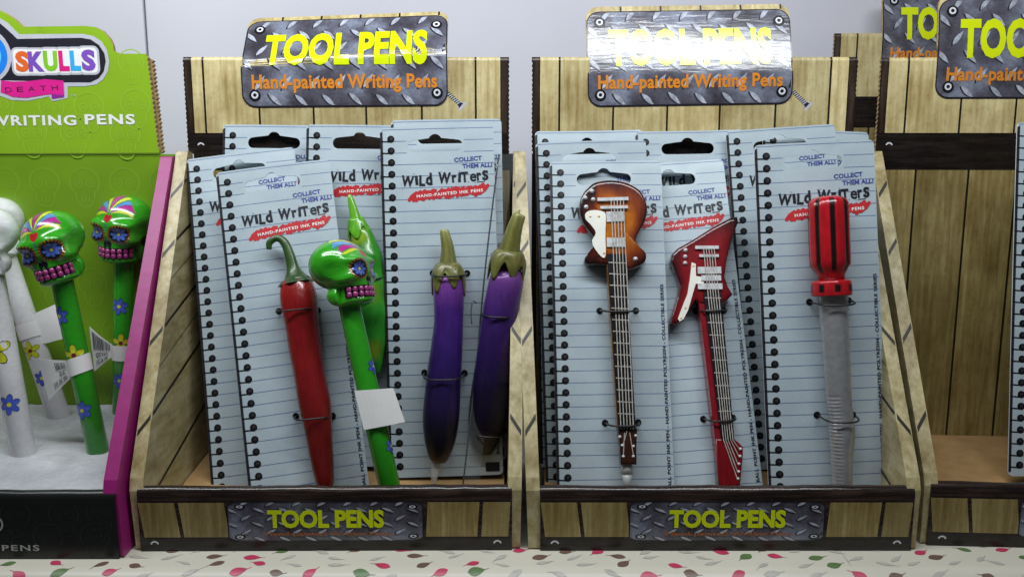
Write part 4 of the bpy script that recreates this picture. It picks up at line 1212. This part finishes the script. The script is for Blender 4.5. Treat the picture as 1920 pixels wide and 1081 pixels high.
skull_pen('white sugar skull pen behind, its shaft leaning and wearing a blank paper tag', (-29.6, 10.6, 3.9), (-33.4, 11.9, 16.3), -15, 'white', 0, [(5.0, 0, .6, 'y'), (3.1, 10, .5, 'b')],
          tag=[(6.3, .0, [(.5, -.2, 7.2), (2.9, .1, 7.5), (3.1, .1, 5.1), (.5, -.2, 5.2)], None)], r=.7)
skull_pen('green sugar skull pen left in the tool box, looking right, leaning on chili card', (-6.75, 1.75, 2.2), (-9.7, 4.7, 14.55), 74, 'green', 4, [(7.6, 76, .42, 'b'), (3.0, 78, .42, 'b')],
          tag=[(5.5, -.15, [(-.6, -.74, 6.5), (1.55, -.62, 6.16), (1.78, -.6, 4.16), (-.55, -.74, 4.25)], None)], roll=3, scale=.96)

# ------------------------------------------------------------------ lime skull box
box = thing('display_box', 'lime green skulls box with magenta cheek and black front at left picture edge', 'display box', zrot((-31.5, -1.0, 0)))
D = 13.75; hw = 10.5
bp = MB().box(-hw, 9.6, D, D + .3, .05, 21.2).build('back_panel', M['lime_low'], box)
def faint_skull(mb, x, z, s):
    ring(mb, x, z, .95 * s, .09 * s, 0, -38, 218, 24, 1.06)
    for q in (-1, 1):
        ring(mb, x + q * .4 * s, z - .05 * s, .27 * s, .07 * s); ring(mb, x + q * .4 * s, z - .05 * s, .1 * s, .06 * s, n=10)
    ring(mb, x, z - 1.15 * s, .55 * s, .08 * s, 0, 190, 350, 14, 1.0)
    for q in (-1, 1): mb.poly([[(x + q * .6 * s - .04 * s, z - 1.2 * s), (x + q * .6 * s + .04 * s, z - 1.2 * s), (x + q * .66 * s + .04 * s, z - .65 * s), (x + q * .66 * s - .04 * s, z - .65 * s)]])
    for k in (-1, 0, 1): mb.poly([[(x + k * .25 * s - .03 * s, z - 1.35 * s), (x + k * .25 * s + .03 * s, z - 1.35 * s), (x + k * .25 * s + .03 * s, z - 1.0 * s), (x + k * .25 * s - .03 * s, z - 1.0 * s)]])
for j in range(5):
    for i in range(8):
        m = MB(); faint_skull(m, -9.3 + i * 2.6 + (j % 2) * 1.3, 19.4 - j * 3.3, .95)
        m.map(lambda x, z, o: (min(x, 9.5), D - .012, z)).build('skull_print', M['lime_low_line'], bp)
outl = [(-10.4, 21.2), (-10.4, 31.4), (-3.24, 31.41), (-2.01, 30.66), (-.76, 30.15), (-.26, 29.9), (.15, 29.63), (.47, 29.31), (.63, 29.16), (4.56, 29.21), (5.17, 29.14), (5.67, 28.89), (6.07, 28.42), (6.22, 28.04), (6.26, 27.66), (6.62, 27.51), (8.28, 27.5)]
outl = outl[:-1] + [(8.3, 27.5)] + [(x + .35 * (27.5 - z) / 6.3, z) for x, z in zig(8.33, 27.4, 21.3, .04)] + [(8.68, 21.2)]
B = bender(lambda x: 99, .45, R(50), 0)
P = lambda x, z, o: (lambda q: (q[0], q[1] + D - .05, q[2]))(B(x, z, o))
hd = MB().prism([list(reversed(outl))], -.3, 0, 0, 1).cut(1, [27.0 + .05 * k for k in range(10)]).map(P).build('header', [M['lime'], M['board']], box)
# raw corrugated edge showing behind the header
MB().prism([[(8.5, 21.2)] + zig(8.78, 21.25, 27.3, .06, .13) + [(8.4, 27.35)]], -.75, -.32).map(lambda x, z, o: (x - .3 * (z - 21.2) / 6.3, -o + D, z)).build('corrugated_edge', M['board'], box)
for x, z, s in ((7.3, 27.0, .8), (4.4, 24.2, .95), (7.4, 24.4, .95), (.6, 22.6, .95), (3.4, 22.6, .95), (6.6, 22.5, .95), (-2.4, 22.7, .95), (-1.4, 24.4, .95), (2.0, 24.2, .8), (1.7, 28.9, .25), (-4.5, 24.4, .95), (-5.4, 22.6, .95)):
    m = MB(); faint_skull(m, x, z, s); m.map(lambda x, z, o: P(x, z, .012)).build('skull_print', M['lime_line'], hd)
flat = lambda mb, nm, mat, off, par=hd: mb.map(lambda x, z, o: P(x, z, off)).build(nm, mat, par)
cs_ = lambda pts: [tuple(p) for p in closed_smooth(pts, 4)]
flat(MB().poly([[(-10, 29.9), (-2.52, 29.9), (-.8, 29.69), (-.31, 29.4), (.09, 28.97), (.37, 28.7), (4.35, 28.72), (5.04, 28.59), (5.54, 28.25), (5.84, 27.7), (5.92, 27.02), (5.79, 26.42), (5.44, 25.91), (4.98, 25.6), (4.26, 25.49), (3.15, 25.47), (3.1, 24.75), (2.1, 24.55), (1.9, 24.85), (.5, 24.58), (-.5, 24.62), (-1.4, 24.95), (-2.5, 25.6), (-10, 25.6)]]), 'logo_outline', M['logo_grey'], .02)
flat(MB().poly([[(-10, 29.56), (-2.56, 29.56), (-.83, 29.4), (-.35, 28.97), (.21, 28.41), (4.24, 28.48), (4.85, 28.38), (5.34, 28.04), (5.65, 27.53), (5.7, 27.02), (5.53, 26.42), (5.18, 25.99), (4.63, 25.73), (3.05, 25.73), (1.47, 25.8), (-.64, 25.86), (-2.6, 25.86), (-10, 25.86)]]), 'logo_shield', M['logo_black'], .03)
for r_, mt_, of in ((1.75, 'logo_grey', .04), (1.5, 'l_blue', .05), (1.1, 'l_sky', .06), (.5, 'white', .07)):
    d = MB(); disc(d, -2.0, 27.4, r_, 0, 32); flat(d, 'logo_ring', M[mt_], of)
SKL = [('S', -.02, .83, 26.38, 27.66, 'l_orange'), ('K', .79, 1.8, 26.39, 27.64, 'l_violet'), ('U', 1.76, 2.65, 26.42, 27.68, 'l_green'), ('L', 2.73, 3.4, 26.42, 27.69, 'l_pink'), ('L', 3.45, 4.12, 26.44, 27.7, 'l_cyan'), ('S', 4.18, 5.06, 26.44, 27.76, 'l_violet')]
blob, blob2 = MB(), MB()
for ch, a, b, c, d, mt_ in SKL:
    blob.poly([rrect(a - .26, b + .26, c - .24, d + .24, .38)], random.uniform(0, .004))
    blob2.poly([rrect(a - .13, b + .13, c - .12, d + .12, .28)], random.uniform(0, .004))
blob.map(lambda x, z, o: P(x, z, .04 + o)).build('letter_outline', M['logo_grey'], hd)
blob2.map(lambda x, z, o: P(x, z, .05 + o)).build('letter_outline', M['white'], hd)
for ch, a, b, c, d, mt_ in SKL:
    m = MB(); text(m, ch, a, b, c, d, bold=.055); flat(m, 'letter', M[mt_], .065)
flat(MB().poly([[(-1.04, 25.86), (-.3, 25.78), (.59, 25.8), (1.74, 25.93), (2.92, 25.84), (2.89, 24.87), (2.28, 25.0), (1.66, 24.96), (.49, 24.77), (-.39, 24.83), (-1.15, 25.13)]]), 'ribbon_print', M['pink'], .045)
flat(MB().poly([[(2.1, 25.0), (2.89, 24.94), (2.87, 24.83), (2.08, 24.72)]]), 'ribbon_fold_print', M['purple'], .055)
m = MB()
for k, ch in enumerate('DEATH'):
    text(m, ch, -.82 + k * .74, -.42 + k * .74, 25.1 + k * .035, 25.4 + k * .035, bold=-.012, rot=3)
flat(m, 'ribbon_lettering', M['logo_black'], .06)
m = MB(); text(m, 'WRITING', -2.1, 3.53, 23.0, 23.66, bold=.03, rot=.3, spacing=1.15); text(m, 'PENS', 4.07, 7.3, 23.08, 23.74, bold=.03, rot=.2, spacing=1.15); flat(m, 'lettering', M['white'], .03)
m = MB(); text(m, 'TM', 3.28, 3.62, 24.83, 24.97); flat(m, 'trademark_lettering', M['logo_grey'], .03)
# torn strip at the fold
MB().add([(-10.4, D - .1, 21.18), (8.8, D - .1, 21.18), (8.9, D - .16, 21.3), (-10.4, D - .12, 21.26)], [(0, 1, 2, 3)]).build('fold_edge', M['lime_line'], box)
for s in (1, -1): side_panel(box, s, M['magenta'], M['gap_side'], 21.0, 13.6, 21.0, 4.2, lines=False, splay=-.6)
fp = front_panel(box, 21.2, M['skull_front'], 3.78)
for x, z in ((-.4, 2.61), (2.3, 2.61), (4.93, 2.61), (7.51, 2.61), (9.55, 2.7), (6.57, 1.3), (9.1, 1.3), (3.9, 1.3), (1.2, 1.3)):
    m = MB(); faint_skull(m, x, z, .78); m.map(lambda x, z, o: (min(x, 10.15), -.015, max(.06, min(3.1, z)))).build('skull_print', M['skull_front_line'], fp)
m = MB(); text(m, 'PENS', 4.05, 6.06, .5, .84, bold=.02, spacing=1.2); ring(m, 3.75, 2.03, .45, .09); m.map(lambda x, z, o: (x, -.03, z)).build('lettering', M['white_dim'], fp)
nx, ny = 90, 60; v = []
for j in range(ny + 1):
    for i in range(nx + 1):
        x = -9.7 + 19.4 * i / nx; y = .77 + 12.9 * j / ny
        v.append((x, y, 3.3 + .085 * y + .13 * noise.noise(Vector((x * .5, y * .5, 0))) + .05 * noise.noise(Vector((x * 2.1, y * 2.1, 3)))))
MB().add(v, [(j * (nx + 1) + i, j * (nx + 1) + i + 1, (j + 1) * (nx + 1) + i + 1, (j + 1) * (nx + 1) + i) for j in range(ny) for i in range(nx)]).build('foam_insert', M['foam'], box, smooth=True)

# ------------------------------------------------------------------ clear plastic strip standing in the left box
t = thing('plastic_strip', 'clear plastic strip with a dark edge leaning between the two eggplant pens', 'plastic strip', frame((-2.95, 4.3, 1.7), (1, 0, 0), (0, 1, 0), (0, 0, 1)))
pts = [(0, 0, 0), (.75, 1.9, 6.6), (1.35, 3.4, 13.0), (2.15, 4.85, 19.6)]
cp = catmull(pts, 6)
tube(MB(), cp, .05, 8, W=(0, 1, 0)).build('strip_edge', M['clear_edge'], t, smooth=True)
MB().add([q for p in cp for q in (tuple(p), (p.x + .95, p.y + .35, p.z))], [(2 * i, 2 * i + 1, 2 * i + 3, 2 * i + 2) for i in range(len(cp) - 1)]).build('film', M['clear'], t, smooth=True)
tube(MB(), [(.55, 1.9, 9.7), (.5, 2.05, 10.4), (.62, 2.2, 11.0), (.85, 2.2, 10.9)], .04, 8, 4, W=(0, 1, 0)).build('hook', M['clear_edge'], t, smooth=True)
